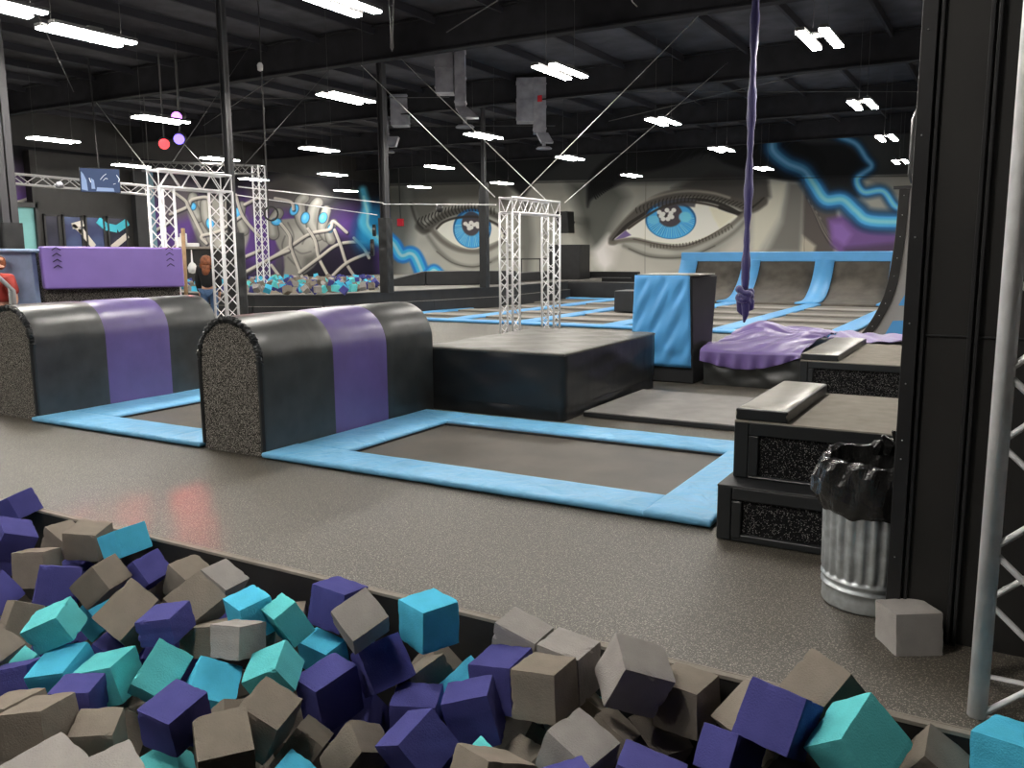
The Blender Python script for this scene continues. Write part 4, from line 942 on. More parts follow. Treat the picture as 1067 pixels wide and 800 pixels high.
# ------------------------------------------------------------------ posts
def post(label, x, y, w_, z0, zp, pad_='padB', sm='steelcol', pw_=.32):
    t = thing('roof_post', label, 'post', (x, y, z0), 'steel roof posts with padding')
    b = MB(); b.box(x-w_/2, x+w_/2, y-.012, y+.012, zp, 6.3).box(x-w_/2, x-w_/2+.014, y-w_/2, y+w_/2, zp, 6.3).box(x+w_/2-.014, x+w_/2, y-w_/2, y+w_/2, zp, 6.3); b.build('column', sm, t)
    h = pw_/2; wavy(x-h, x+h, y-h, y+h, z0+.003, zp, .010, int(x*3), 8, 24).build('post_pad', pad_, t, smooth=True)
    return t
post('padded roof post left of the red alarm box', -13.75, 17.45, .17, .65, 2.52, pw_=.25)
post('padded roof post in front of the left painted eye', -13.15, 21.2, .10, .65, 3.6, pw_=.21)
post('padded roof post between the left gate and the truss tower', -12.27, 11.15, .12, 0, 2.03, pw_=.28)
post('padded roof post at the left edge by the pale teal doorway', -12.75, 7.35, .24, 0, 2.12, pw_=.30)

# ------------------------------------------------------ left warped block
t = thing('jump_wall', 'speckled black jump wall topped by a purple pad with chevrons', 'jump wall', (-10.7, 7.4, 0))
MB().hexa([(-11.1, 6.60, .002), (-10.72, 6.60, .002), (-10.16, 8.24, .002), (-10.7, 8.3, .002), (-11.1, 6.60, 1.68), (-10.76, 6.60, 1.68), (-10.20, 8.24, 1.68), (-10.7, 8.3, 1.68)]).build('body', 'carpet', t, bevel=.01)
o = MB().hexa([(-10.78, 6.60, 1.22), (-10.60, 6.52, 1.22), (-10.02, 8.20, 1.20), (-10.2, 8.27, 1.20), (-10.85, 6.62, 1.765), (-10.66, 6.53, 1.765), (-10.06, 8.22, 1.745), (-10.25, 8.28, 1.745)]).build('purple_pad', 'padpurple', t, bevel=.03, seg=3)
for s_ in (.10, .90):
    for k in range(4):
        A = Vector((-10.60, 6.52, 0)); B_ = Vector((-10.02, 8.20, 0)); d = (B_-A).normalized(); nrm = Vector((d.y, -d.x, 0)); z = 1.49+k*.075
        c0 = A+(B_-A)*s_+nrm*(.004-(z-1.22)*.105)
        mk = MB()
        for sg in (-1, 1): mk.bar(c0+Vector((0, 0, z+.035)), c0+d*sg*.05+Vector((0, 0, z)), .016, .010)
        mk.build('chevron_mark', 'mark', o)
MB().prism([(-10.73, 6.50, .002), (-10.80, 6.50, 1.69), (-12.0, 6.0, 1.70), (-12.0, 6.0, 1.35), (-11.22, 6.32, .98), (-11.05, 6.38, .002)], (.0, .06, 0)).build('side_panel', 'side', t)
MB().prism([(-10.70, 6.44, 1.685), (-10.70, 6.62, 1.685), (-12.0, 6.1, 1.70), (-12.0, 5.92, 1.70)], (0, 0, .045)).build('top_rail_pad', 'side', t, bevel=.02)
t = thing('handrail', 'bluish metal handrail at the left edge beside the jump wall', 'handrail', (-11.2, 5.8, 0))
MB().tube([ond(-30, 262, 10.0), ond(14, 303, 9.9), ond(15.5, 330, 9.9)-np.array((0, 0, .3)), ond(15.5, 330, 9.9)-np.array((0, 0, .85))], .025, 8).build('rail', 'steelgrey', t, smooth=True)
MB().tube([ond(10, 300, 9.9), ond(12.5, 330, 9.9)-np.array((0, 0, .85))], .018, 8).build('leg', 'steelgrey', t, smooth=True)
p_ = ond(-4, 300, 10.6); MB

# ------------------------------------------------------ trampoline court
xsC = [-13.7, -11.7, -9.75, -7.55, -5.1, -2.85]; ysC = [17.3, 18.95, 20.7, 22.7, 24.9, 27.4]
names_c = ['leftmost', 'second', 'third', 'fourth', 'rightmost']
rows_c = ['front row', 'second row', 'third row', 'fourth row', 'back row']
for i in range(5):
    for j in range(5):
        x0, x1, y0, y1 = xsC[i], xsC[i+1], ysC[j], ysC[j+1]
        if j == 4 and i > 1: y1 = 26.86
        o = thing('court_trampoline', None, None, ((x0+x1)/2, (y0+y1)/2, 0)); box('frame', 'wallblk', (x0+.03, x1-.03, y0+.04, y1-.04, .002, .012), o); box('bed', 'bedfar', (x0+.2, x1-.2, y0+.24, y1-.66 if j < 4 else y1-.3, .012, .03), o); tag(o, 'court trampoline bed, %s column, %s' % (names_c[i], rows_c[j]), 'trampoline', 'trampolines of the far court')  # black sheet under each bed stands in for the shadow gaps
        if j:
            o = box('row_pad', 'padgrey', (x0+.22, x1-.22, y0-.42, y0+.22, .014, .06), bevel=.015); tag(o, 'grey row pad in the court, %s column, before the %s' % (names_c[i], rows_c[j]), 'pad', 'grey pads between court trampolines'); origin(o, ((x0+x1)/2, y0, 0))
for i, x in enumerate(xsC):
    o = pad('lane_pad', 'blue3', (x-.22, x+.22, ysC[0]+.2, ysC[-1]-.15 if i < 2 else 26.88, .014, .075), None, seed=40+i, step=.4); tag(o, 'long blue lane pad running away from the camera, %s' % ['at the left border of the court', 'second from the court left border', 'third from the court left border', 'fourth from the court left border', 'leading to the quarter pipe middle strip', 'beside the curved wall end'][i], 'pad', 'blue lane pads of the court'); origin(o, (x, 22, 0))
for i in range(5):
    for y, nm in ((ysC[0], 'front'), (ysC[-1], 'back')):
        if nm == 'back' and i > 1: continue
        o = pad('border_pad', 'blue3', (xsC[i]+(-.2 if i == 0 else .0)+.0, xsC[i+1]-.0, y-.2, y+.19 if nm == 'front' else y+.2, .014, .07), None, seed=60+i, step=.3); tag(o, 'blue %s border pad of the court, %s column' % (nm, names_c[i]), 'pad', 'blue border pads of the court'); origin(o, ((xsC[i]+xsC[i+1])/2, y, 0))

# ------------------------------------------------------------ quarter pipe
t = thing('quarter_pipe', 'wide blue edged trampoline quarter pipe against the mural wall', 'quarter pipe', (-6.3, 29, 0))
def qp(s_): # 0..1 -> (y,z)
    a = s_*R(78); r = 1.98; return 27.75+r*math.sin(a)*1.15, .02+r*(1-math.cos(a))*.975
prof = [(26.9, .02)]+[qp(k/12) for k in range(13)]
zt_ = prof[-1][1]; yt_ = prof[-1][0]
def strip(xa, xb, dz, m_, nm, p0=0, p1=99, tap=0):
    row = prof[p0:p1]; P = [[(x, y-dz*.9 if z > .2 else y, z+dz) for (y, z) in row] for x in np.linspace(xa, xb, 3)]
    return MB().grid(P).build(nm, m_, t, smooth=True, solid=.05)
bx_ = [-9.95, -7.75, -5.35, -3.05]
for a, b in zip(bx_[:-1], bx_[1:]): strip(a+.1, b-.1, 0, 'pipebed', 'bed_panel')
for x in bx_: strip(x-.3, x+.3, .05, 'blue3', 'blue_strip')
MB().box(bx_[0]-.3, bx_[-1]+.3, yt_-.14, yt_+.4, zt_-.02, zt_+.06).box(bx_[0]-.3, bx_[-1]+.3, yt_-.16, yt_-.08, zt_-.26, zt_+.05).build('top_pad', 'blue3', t, bevel=.02)
MB().prism([(bx_[0]-.3, y, z-.06) for y, z in prof[1:]]+[(bx_[0]-.3, yt_+.4, zt_-.05), (bx_[0]-.3, yt_+.4, .002), (bx_[0]-.3, 27.0, .002)], (.04, 0, 0)).build('side_frame', 'wallblk', t)
box('back_frame', 'wallblk', (bx_[0]-.25, bx_[-1]+.3, yt_+.33, yt_+.38, .002, zt_), t)

# ------------------------------------------------------- right curved wall
t = thing('warped_wall', 'tall curved ramp wall with bolted black edge at the right', 'ramp', (-1.6, 18.3, 0))
cur = [(-2.50, .002), (-2.42, .12), (-2.28, .38), (-2.16, .68), (-2.08, 1.0), (-2.03, 1.4), (-1.99, 1.9), (-1.975, 2.4), (-1.965, 2.80)]
cs_ = smoothline(cur, 5)
MB().prism([(x, 18.26, z) for x, z in cs_]+[(.6, 18.26, 2.80), (.6, 18.26, .002)], (0, .05, 0)).build('end_panel', 'ply', t)
e = MB(); 
for k in range(len(cs_)-1):
    (xa, za), (xb, zb) = cs_[k], cs_[k+1]
    e.hexa([(xa, 18.20, za), (xa+.17, 18.20, za), (xa+.17, 18.262, za), (xa, 18.262, za), (xb, 18.20, zb), (xb+.17, 18.20, zb), (xb+.17, 18.262, zb), (xb, 18.262, zb)])
e.build('edge_strip', 'wallblk', t)
P = [[(x, y, z) for x, z in cs_] for y in (18.27, 24.5)]
MB().grid(P).build('running_surface', 'pipebed', t, smooth=True, solid=.03)
bo = MB()
for k in range(2, len(cs_)-2, 4): bo.lathe((cs_[k][0]+.085, 18.195, cs_[k][1]), [(0, -.012), (.012, 0), (0, .012)], 6)
bo.build('bolt', 'bolt', t)
box('top_rail', 'steelblk', (-2.07, .4, 18.16, 18.3, 2.79, 2.85), t)
o = MB().prism([(-1.95, 18.25, .28), (-1.62, 18.25, .30), (-1.62, 18.25, .002), (-2.08, 18.25, .002)], (0, -.02, 0)).build('blue_mark', 'blue2', t)
o = MB().prism([(-1.87, 18.25, .58), (-1.75, 18.25, .82), (-1.6, 18.25, .82), (-1.6, 18.25, .58)], (0, -.02, 0)).build('blue_mark', 'blue2', t)
pts = [(-1.62, 18.1, 2.90), (-1.72, 18.1, 2.93), (-1.76, 18.1, 3.05), (-1.75, 18.1, 4.05), (-1.70, 18.1, 4.2), (-1.60, 18.1, 4.24)]
o = MB().tube(pts, .075, 10).build('roll_bar', 'padB', None, smooth=True); tag(o, 'dark padded upright bar above the curved wall beside the black wall', 'padded bar'); origin(o, (-1.7, 18.1, 2.86))

# -------------------------------------------------- far deck and foam pit
zd = .63
edge = [onz(120, 303, zd), onz(190, 305, zd), onz(265, 307.5, zd), onz(336, 307.2, zd), onz(399, 304.2, zd), onz(450, 302, zd), onz(521, 298.7, zd), onz(575, 296, zd)]
edge = [(float(p[0]), float(p[1])) for p in edge]
edge[0] = (edge[0][0], edge[0][1]); end = (-13.6, 27.5)
edge[-1] = end
f = MB()
for i in range(len(edge)-1):
    (xa, ya), (xb, yb) = edge[i], edge[i+1]; d = Vector((xb-xa, yb-ya, 0)).normalized(); n_ = Vector((-d.y, d.x, 0))
    for (o0, o1, za, zb) in ((0, .35, .34, zd), (-.03, .37, zd-.05, zd), (-.10, .3, 0, .34)):
        A, B_ = Vector((xa, ya, 0)), Vector((xb, yb, 0)); p = [A+n_*o0, B_+n_*o0, B_+n_*o1, A+n_*o1]
        f.hexa([(q.x, q.y, za) for q in p]+[(q.x, q.y, zb) for q in p])
tag(f.build('wall_pit_far', 'vinylm'), kind='structure')
f = MB()
for i in range(len(edge)-1):
    (xa, ya), (xb, yb) = edge[i], edge[i+1]; d = Vector((xb-xa, yb-ya, 0)).normalized(); n_ = Vector((-d.y, d.x, 0)); A, B_ = Vector((xa, ya, 0)), Vector((xb, yb, 0))
    p = [A+n_*.0, B_+n_*.0, B_+n_*(.42), A+n_*.42]
    f.hexa([(q.x, q.y, zd+.001) for q in p]+[(q.x, q.y, zd+.02) for q in p])
    p = [A-n_*.10, B_-n_*.10, B_-n_*.06, A-n_*.06]
    f.hexa([(q.x, q.y, .335) for q in p]+[(q.x, q.y, .352) for q in p])
tag(f.build('trim_24', 'deck'), kind='structure')
# raised deck behind the posts, right of the far pit
pr = onz(400, 300, zd); 
f = MB(); f.prism([(edge[4][0]-.3, edge[4][1]+.3, .3), (edge[5][0]-.3, edge[5][1]+.1, .3), (edge[6][0]-.3, edge[6][1], .3), (end[0]-.3, end[1], .3), (-14.0, 35.9, .3), (-26.0, 35.9, .3), (-24.5, 30, .3)], (0, 0, .325))
tag(f.build('floor_deck', 'deck'), kind='structure')
# loose cubes heaped in the far pit
mini = {}
for c in 'PKGTS':
    for j in range(2):
        me = bpy.data.meshes.new('small_foam_%s%d' % (c, j)); bm = bmesh.new(); bmesh.ops.create_cube(bm, size=.155)
        rn = random.Random(j+ord(c))
        for v in bm.verts: v.co += Vector([rn.uniform(-.015, .015) for _ in range(3)])
        bm.to_mesh(me); bm.free(); me.materials.append(M['foam'+c]); mini[c, j] = me
rn = random.Random(21); cnt = 0
pl_ = []
for k in range(2600):
    if cnt >= 240: break
    k = cnt
    far = k % 3
    px_ = rn.uniform(262, 396) if rn.random() < .85 else rn.uniform(186, 262)
    hump = 1.0*math.sin(max(0, min(1, (px_-262)/136))*math.pi)
    py_ = rn.uniform(288, 302)
    if px_ > 372 and py_ > 299: continue
    k = rn.randrange(2)
    z = .70+(.14 if rn.random() < hump*.5 else 0)
    p = onz(px_, py_, z)
    if p[0] < XL+1.2 or p[1] > 33 or any(np.linalg.norm(p-q) < .19 for q in pl_): continue
    if min(math.hypot(p[0]-a_, p[1]-b_) for a_, b_ in [(-20.3, 19.6), (-22.2, 16.9)]) < .4: continue
    if min(math.hypot(p[0]-(ea[0]+(eb[0]-ea[0])*s_/8), p[1]-(ea[1]+(eb[1]-ea[1])*s_/8)) for ea, eb in zip(edge[:-1], edge[1:]) for s_ in range(9)) < .52: continue
    pl_.append(p)
    c = rn.choice('PPKKGGTSSK'); o = bpy.data.objects.new('foam_cube', mini[c, k % 2]); COL.objects.link(o); o.location = p; o.rotation_euler = (rn.uniform(0, 3), rn.uniform(0, 3), rn.uniform(0, 3))
    tag(o, 'small distant %s foam cube in the heap before the painted hands' % CN[c], 'foam cube', '%s cubes in the far pit heap' % CN[c]); cnt += 1
box_ = MB().prism([(edge[1][0]+.3, edge[1][1]+.5, .3), (edge[2][0], edge[2][1]+.5, .3), (edge[3][0], edge[3][1]+.5, .3), (edge[4][0]-.2, edge[4][1]+.3, .3), (-24.4, 30, .3), (-26, 35.5, .3), (XL+.1, 35.5, .3), (XL+.1, 16, .3)], (0, 0, .28))
tag(box_.build('floor_pit_far', 'foamK'), kind='structure')

# far right low walls and boxes
o = MB().box(-14.6, -9.6, 28.0, 28.7, .002, .58).build('low_wall_block', 'vinylm', bevel=.03); tag(o, 'long low black padded barrier behind the blue court border', 'padded barrier'); origin(o, (-12, 28.3, 0))
o = MB().box(-15.2, -14.65, 25.5, 28.7, .66, .95).build('low_wall_block', 'vinylm', bevel=.03); tag(o, 'dark padded barrier on the deck left of the tall black box', 'padded barrier'); origin(o, (-14.9, 27, .66))
o = MB().box(-15.3, -13.95, 29.2, 30.1, .626, 1.92).build('tall_black_box', 'steelblk', bevel=.01); tag(o, 'tall dark grey box standing right of the middle gate', 'box'); origin(o, (-14.7, 30, .626))
t = thing('padded_bench', 'dark padded bench block below the corner of the right painted eye', 'bench', (-12.9, 31, 0))
xa, xb = float(ony(608, 290, 31)[0]), float(ony(662, 290, 31)[0]); za = float(ony(630, 283, 31)[2]); 
box('back', 'vinylm', (xa, xb, 31.2, 31.5, .002, za), t, bevel=.02); box('seat', 'vinylm', (xa, xb, 30.2, 31.2, .002, za-.40), t, bevel=.03); box('arm', 'vinylm', (xa, xa+.2, 30.3, 31.2, za-.4, za), t, bevel=.02); box('rail', 'steelgrey', (xa+.25, xb-.25, 31.17, 31.2, za-.25, za-.22), t)
qa, qb = onz(444, 297.3, zd), onz(538, 296.0, zd); dn = Vector((qb[0]-qa[0], qb[1]-qa[1], 0)).normalized(); nn_ = Vector((-dn.y, dn.x, 0))*.7
qa, qb = Vector(qa), Vector(qb); qa.z = qb.z = zd; hB = Vector((0, 0, .44)); qm = qb-dn*.7
o = MB().hexa([qa, qb, qb+nn_, qa+nn_, qa+hB, qb+hB*.98, qb+nn_+hB*.98, qa+nn_+hB]).build('deck_barrier', 'vinylm', bevel=.03)
tag(o, 'dark padded barrier on the raised deck below the left painted eye', 'padded barrier'); origin(o, (qa+qb)/2)
qc = qa-dn*1.75-nn_*.1; q0 = qa-dn*.02
o = MB().hexa([qc, q0, q0+nn_, qc+nn_, qc+Vector((0, 0, .03)), q0+hB*.99, q0+nn_+hB*.99, qc+nn_+Vector((0, 0, .03))]).build('ramp_wedge', 'vinylm', bevel=.01)
tag(o, 'sloping dark wedge at the end of the deck barrier by the padded post', 'wedge'); origin(o, (qa+qc)/2)
t = thing('guard_rail', 'thin dark guard rail seen through the middle gate', 'railing', (-17.0, 30.5, .63))
P0, P1 = Vector(ond(520, 270, 33)), Vector(ond(572, 270, 33)); P1.z = P0.z
r_ = MB()
MB().tube([P0, P1], .025, 6).build('top_rail', 'steelblk', t)
for s_ in (0, .45, .82):
    q = P0+(P1-P0)*s_; MB().tube([q, (q.x, q.y, .64)], .022, 6).build('baluster', 'steelblk', t)
# wall fixtures
c_ = ony(417, 232, 35.9); o = MB().box(c_[0]-.17, c_[0]+.17, 35.85, 36.0, c_[2]-.17, c_[2]+.2).build('alarm_box', 'red', bevel=.02); tag(o, 'small red alarm box on the far wall left of the painted eye', 'alarm box'); origin(o, c_)
o = MB().tube([(c_[0], 35.93, c_[2]+.2), (c_[0]-.05, 35.93, 6.0)], .03, 6).build('conduit', 'darkcable'); tag(o, 'thin conduit running up from the red alarm box', 'conduit'); origin(o, c_)
c_ = ony(588, 231, 35.0); t = thing('wall_speaker', 'black loudspeaker mounted on the far wall right of the middle gate', 'loudspeaker', tuple(c_))
MB().hexa([(c_[0]-.28, 34.9, c_[2]-.5), (c_[0]+.28, 34.9, c_[2]-.5), (c_[0]+.28, 35.5, c_[2]-.5), (c_[0]-.28, 35.5, c_[2]-.5), (c_[0]-.28, 34.7, c_[2]+.45), (c_[0]+.28, 34.7, c_[2]+.45), (c_[0]+.28, 35.4, c_[2]+.45), (c_[0]-.28, 35.4, c_[2]+.45)]).build('cabinet', 'steelblk', t, bevel=.02)
MB().tube([(c_[0], 35.4, c_[2]), (c_[0], 36.0, c_[2])], .05, 6).build('bracket', 'steelblk', t)
for px_, py_, lb in ((390, 240, 'small dark disc target hanging left of the padded post'), (388, 258, 'larger dark disc target hanging lower by the padded post')):
    c_ = ond(px_, py_, 20.6); o = MB().tube([Vector(c_)-Vector((.03, .02, 0)), Vector(c_)+Vector((.03, .02, 0))], .14 if py_ < 250 else .2, 16).build('hanging_disc', 'steelblk'); tag(o, lb, 'disc'); origin(o, c_)
for px_, py_, lb in ((62, 193, 'small silver spot lamp under the long horizontal truss'),):
    c_ = ond(px_, py_, 22); o = MB().lathe(tuple(c_), [(0, -.08), (.09, -.06), (.10, .02), (.05, .08), (0, .1)], 12).build('spot_lamp', 'duct', None, smooth=True); tag(o, lb, 'lamp'); origin(o, c_)
# ================================================ LEFT FACADE AND SCREENS
XW = XL+.35
def Yp(px, py=250): return float(onx(px, py, XW)[1])
f = MB(); f.box(XL+.01, XW, Yp(38), Yp(154), 0, 5.0)
tag(f.build('wall_facade', 'wallblk'), kind='structure')
zw0, zw1 = .9, float(onx(133, 228, XW)[2])
wx = [45, 64.5, 88, 111, 134]
def pane_mat(nm, cols):
    Mt = mat(nm, (.02, .02, .03), .2); nt = Mt.node_tree; b = nt.nodes['Principled BSDF']; n = nt.nodes.new('ShaderNodeTexNoise'); n.inputs['Scale'].default_value = .9; n.inputs['Detail'].default_value = 1
    tc = nt.nodes.new('ShaderNodeTexCoord'); nt.links.new(tc.outputs['Object'], n.inputs['Vector']); cr = nt.nodes.new('ShaderNodeValToRGB'); e = cr.color_ramp.elements
    e[0].position = .35; e[0].color = (*cols[0], 1); e[1].position = .65; e[1].color = (*cols[1], 1); nt.links.new(n.outputs['Fac'], cr.inputs[0]); nt.links.new(cr.outputs[0], b.inputs['Base Color']); return Mt
M['paneA'] = pane_mat('dark_window_a', ((.02, .02, .035), (.06, .06, .10))); M['paneB'] = pane_mat('dark_window_b', ((.04, .05, .12), (.09, .13, .26)))  # bluish mottling painted in for the mural mirrored in the panes
M['reflW'] = mat('pale_reflection', (.62, .58, .52), .5); M['reflC'] = mat('cyan_reflection', (.05, .48, .62), .5)  # stripe colours painted as the mural's reflection in the glass
for i in range(4):
    ya, yb = Yp(wx[i])+.12, Yp(wx[i+1])-.12; t = thing('window_%d' % (i+1), None, None, (XW, (ya+yb)/2, zw0)); tag(t, kind='structure')
    box('pane', 'paneB' if i in (1, 2) else 'paneA', (XW+.01, XW+.03, ya, yb, zw0, zw1), t)
    fr = MB(); fr.box(XW+.0, XW+.05, ya-.07, ya, zw0-.05, zw1+.07).box(XW, XW+.05, yb, yb+.07, zw0-.05, zw1+.07).box(XW, XW+.05, ya-.07, yb+.07, zw1, zw1+.07); fr.build('window_frame', 'steelblk', t)
def onw(px, py): return Vector(onx(px, py, XW+.035))
for nm, m_, pts, r_ in (('window_reflection', 'reflW', [(80, 231), (82, 237), (80, 240)], .22), ('window_reflection', 'reflW', [(83, 238), (90, 247), (98, 257)], .10), ('window_reflection', 'reflW', [(133, 245), (122, 254), (112, 262)], .10), ('window_reflection', 'reflC', [(102, 229), (110, 236), (122, 238.5), (133, 231)], .13)):
    P = [onw(*p) for p in pts]; mb = MB()
    for a, b in zip(P[:-1], P[1:]):
        d = (b-a).normalized(); n_ = Vector((0, -d.z, d.y))*r_; mb.prism([a-n_, a+n_, b+n_, b-n_], (.01, 0, 0))
    o = mb.build('mural_reflection', m_); tag(o, kind='structure'); o.name = 'trim_30'
# teal doorway and wall strips
f = MB(); f.box(XW-.2, XW+.1, Yp(-60), Yp(36), 0, float(onx(20, 216, XW)[2])); tag(f.build('wall_teal', 'teal'), kind='structure')
f = MB(); f.box(XW+.1, XW+.2, Yp(36), Yp(39.5), 0, float(onx(20, 214, XW)[2])+.1).box(XW+.1, XW+.2, Yp(-60), Yp(39), float(onx(20, 216, XW)[2]), float(onx(20, 214, XW)[2])+.1); tag(f.build('trim_31', 'steelblk'), kind='structure')
f = MB(); f.box(XW-.2, XW+.1, Yp(153), Yp(162), 0, 4.75); tag(f.build('wall_pale', 'tealb'), kind='structure')
f = MB(); f.box(XW-.1, XW+.25, Yp(134.5)+.2, Yp(152), 0, 4.6); tag(f.build('wall_curtain', 'vinylm'), kind='structure')
# booth behind the person
y0, y1 = Yp(176), Yp(230); zb_ = float(onx(205, 257, XW+.6)[2])
t = thing('control_booth', 'dark booth with a ledge of small items behind the person', 'booth', (XW+.3, (y0+y1)/2, 0))
box('booth_body', 'wallblk', (XL+.05, XW+.6, y0, y1, .002, zb_-.08), t); box('ledge', 'greytop', (XL+.05, XW+.75, y0-.1, y1, zb_-.08, zb_), t)
for px_, hh, lb in ((186, .35, 'white cup standing leftmost on the dark booth ledge'), (191.5, .5, 'pale box standing on the dark booth ledge'), (197, .14, 'low white tray on the dark booth ledge')):
    yy = float(onx(px_, 255, XW+.5)[1]); o = MB().box(XW+.42, XW+.58, yy-.12-(.3 if hh < .2 else 0), yy+.12+(.3 if hh < .2 else 0), zb_, zb_+hh).build('ledge_item', 'white', bevel=.03); tag(o, lb, 'small item'); origin(o, (XW+.5, yy, zb_))
c_ = ond(200.5, 279, 24); o = MB().lathe(tuple(c_), [(0, -.16), (.1, -.13), (.13, 0), (.09, .1), (.03, .16), (.01, .5), (0, .5)], 12).build('hanging_lamp', 'white', None, smooth=True); tag(o, 'small white lamp hanging in front of the dark booth', 'lamp'); origin(o, c_)
a_, b_ = ond(190.5, 238, 13.2), ond(194.5, 318, 13.2); o = MB().tube([b_, a_], .03, 8).build('wooden_pole', 'wood', None, smooth=True); tag(o, 'slim pale wooden pole left of the person', 'pole'); origin(o, b_)
# TV
c_ = Vector(ond(104.5, 188, 20.5)); t = thing('wall_screen', 'flat screen hanging from the truss showing a bluish picture', 'television', tuple(c_))
u = Vector((.45, .89, 0)).normalized(); n_ = Vector((u.y, -u.x, -.12)).normalized(); v = n_.cross(u).normalized(); v = -v if v.z < 0 else v
def slab(c, hw, hh, th, off=0):
    a = c+n_*off; q = [a-u*hw-v*hh, a+u*hw-v*hh, a+u*hw+v*hh, a-u*hw+v*hh]; return MB().prism(q, n_*th)
slab(c_, .44, .29, -.06).build('screen_case', 'steelblk', t, bevel=.01)
Mt = mat('screen_picture', (.02, .03, .06), .2, emit=((.10, .14, .26), .55)); M['pic'] = Mt; slab(c_, .425, .27, .006).build('picture', 'pic', t)
M['picB'] = mat('screen_picture_light', (.1, .1, .1), .3, emit=((.26, .38, .62), .9)); M['picW'] = mat('screen_picture_white', (.1, .1, .1), .3, emit=((.8, .85, .9), 1.2))
def onscr(x, y): return c_+u*x+v*y
for pts, m_ in (([(-.41, -.22), (-.28, -.25), (-.30, .0), (-.36, .14), (-.41, .2)], 'picB'), ([(-.10, -.25), (.30, -.25), (.28, -.17), (-.08, -.16)], 'picB'), ([(-.20, -.2), (-.12, -.2), (-.14, 0), (-.2, .05)], 'picB')):
    MB().prism([onscr(*p)+n_*.007 for p in pts], n_*.003).build('picture_shape', m_, t)
for pts in ([(.0, .02), (.08, .12), (.14, .16)], [(.06, .0), (.12, .06), (.16, .04)], [(.36, .14), (.42, .05), (.40, -.02)], [(-.24, .05), (-.21, -.05)], [(.28, -.08), (.33, -.06)]):
    mb = MB()
    for a, b in zip(pts[:-1], pts[1:]): mb.bar(onscr(*a)+n_*.01, onscr(*b)+n_*.01, .022, .008)
    mb.build('picture_figure', 'picW', t)
MB().tube([c_+v*.3-n_*.05, Vector((c_.x-.1, c_.y, 6.2))], .02, 6).build('mount_pole', 'steelblk', t)

# ================================================================ PEOPLE
def skin(name, verts, edges, rad, m_, parent, sub=2, root=0):
    me = bpy.data.meshes.new(name); off = Vector(parent.location); me.from_pydata([tuple(Vector(v)-off) for v in verts], edges, []); o = link(name, me, m_, parent)
    md = o.modifiers.new('skin', 'SKIN'); md.use_smooth_shade = True
    for i, r_ in enumerate(rad): me.skin_vertices[0].data[i].radius = (r_, r_) if not isinstance(r_, tuple) else r_
    me.skin_vertices[0].data[root].use_root = True
    s_ = o.modifiers.new('sub', 'SUBSURF'); s_.levels = sub; s_.render_levels = sub
    return o
px0, py0 = -14.5, 12.45
t = thing('person', 'person with long auburn hair, black top and blue jeans standing with back to the camera', 'person', (px0, py0, 0))
fa = Vector((-.55, .83, 0)).normalized(); sd = Vector((fa.y, -fa.x, 0))
def P3(s_, f_, z): return Vector((px0, py0, 0))+sd*s_+fa*f_+Vector((0, 0, z))
V = [P3(0, 0, .93), P3(0, .01, 1.12), P3(0, 0, 1.32), P3(0, .0, 1.43), P3(0, .03, 1.52), P3(0, .03, 1.62),
     P3(-.17, 0, 1.36), P3(-.22, .0, 1.10), P3(-.20, .06, .86), P3(-.19, .08, .78), P3(.17, 0, 1.36), P3(.22, 0, 1.10), P3(.20, .06, .86), P3(.19, .08, .78),
     P3(-.09, 0, .86), P3(-.10, .02, .48), P3(-.10, -.02, .09), P3(-.10, .12, .03), P3(.09, 0, .86), P3(.10, .02, .48), P3(.10, -.02, .09), P3(.10, .12, .03)]
E_ = [(0, 1), (1, 2), (2, 3), (3, 4), (4, 5), (2, 6), (6, 7), (7, 8), (8, 9), (2, 10), (10, 11), (11, 12), (12, 13), (0, 14), (14, 15), (15, 16), (16, 17), (0, 18), (18, 19), (19, 20), (20, 21)]
rad = [.11, .10, .11, .05, .085, .085, .055, .042, .032, .028, .055, .042, .032, .028, .085, .058, .042, .035, .085, .058, .042, .035]
skin('body', V, E_, rad, 'skin', t)
hd = MB()
for sgn in (-1, 1):
    for k in range(5):
        w0 = P3(sgn*.19, .085, .77); d0 = sd*(.012*(k-2)) if k < 4 else sd*(-sgn*.03)+Vector((0, 0, .03))
        hd.tube([w0+d0*.6, w0+d0+Vector((0, 0, -.04 if k < 4 else -.01)), w0+d0+fa*.012+Vector((0, 0, -(.07+.008*(1 if k in (1, 2) else 0)) if k < 4 else -.03))], .008, 6, True, [.009, .008, .006])
hd.build('fingers', 'skin', t, smooth=True)
fc = MB(); hc = P3(0, .03, 1.57)
fc.tube([hc+fa*.085, hc+fa*.118+Vector((0, 0, -.015))], .014, 6, True, [.008, .014]); fc.tube([hc+fa*.088-sd*.022+Vector((0, 0, -.05)), hc+fa*.088+sd*.022+Vector((0, 0, -.05))], .006, 6)
fc.build('face_features', 'skin', t)
skin('jeans', [P3(0, 0, .95), P3(-.09, 0, .86), P3(-.10, .02, .48), P3(-.10, -.02, .10), P3(.09, 0, .86), P3(.10, .02, .48), P3(.10, -.02, .10)], [(0, 1), (1, 2), (2, 3), (0, 4), (4, 5), (5, 6)], [.145, .10, .075, .058, .10, .075, .058], 'jeans', t)
skin('black_top', [P3(0, 0, .93), P3(0, 0, 1.12), P3(0, 0, 1.34), P3(0, 0, 1.42), P3(-.17, 0, 1.36), P3(-.22, 0, 1.10), P3(-.20, .06, .87), P3(.17, 0, 1.36), P3(.22, 0, 1.10), P3(.20, .06, .87)], [(0, 1), (1, 2), (2, 3), (2, 4), (4, 5), (5, 6), (2, 7), (7, 8), (8, 9)], [.165, .155, .17, .10, .085, .066, .052, .085, .066, .052], 'topblk', t)
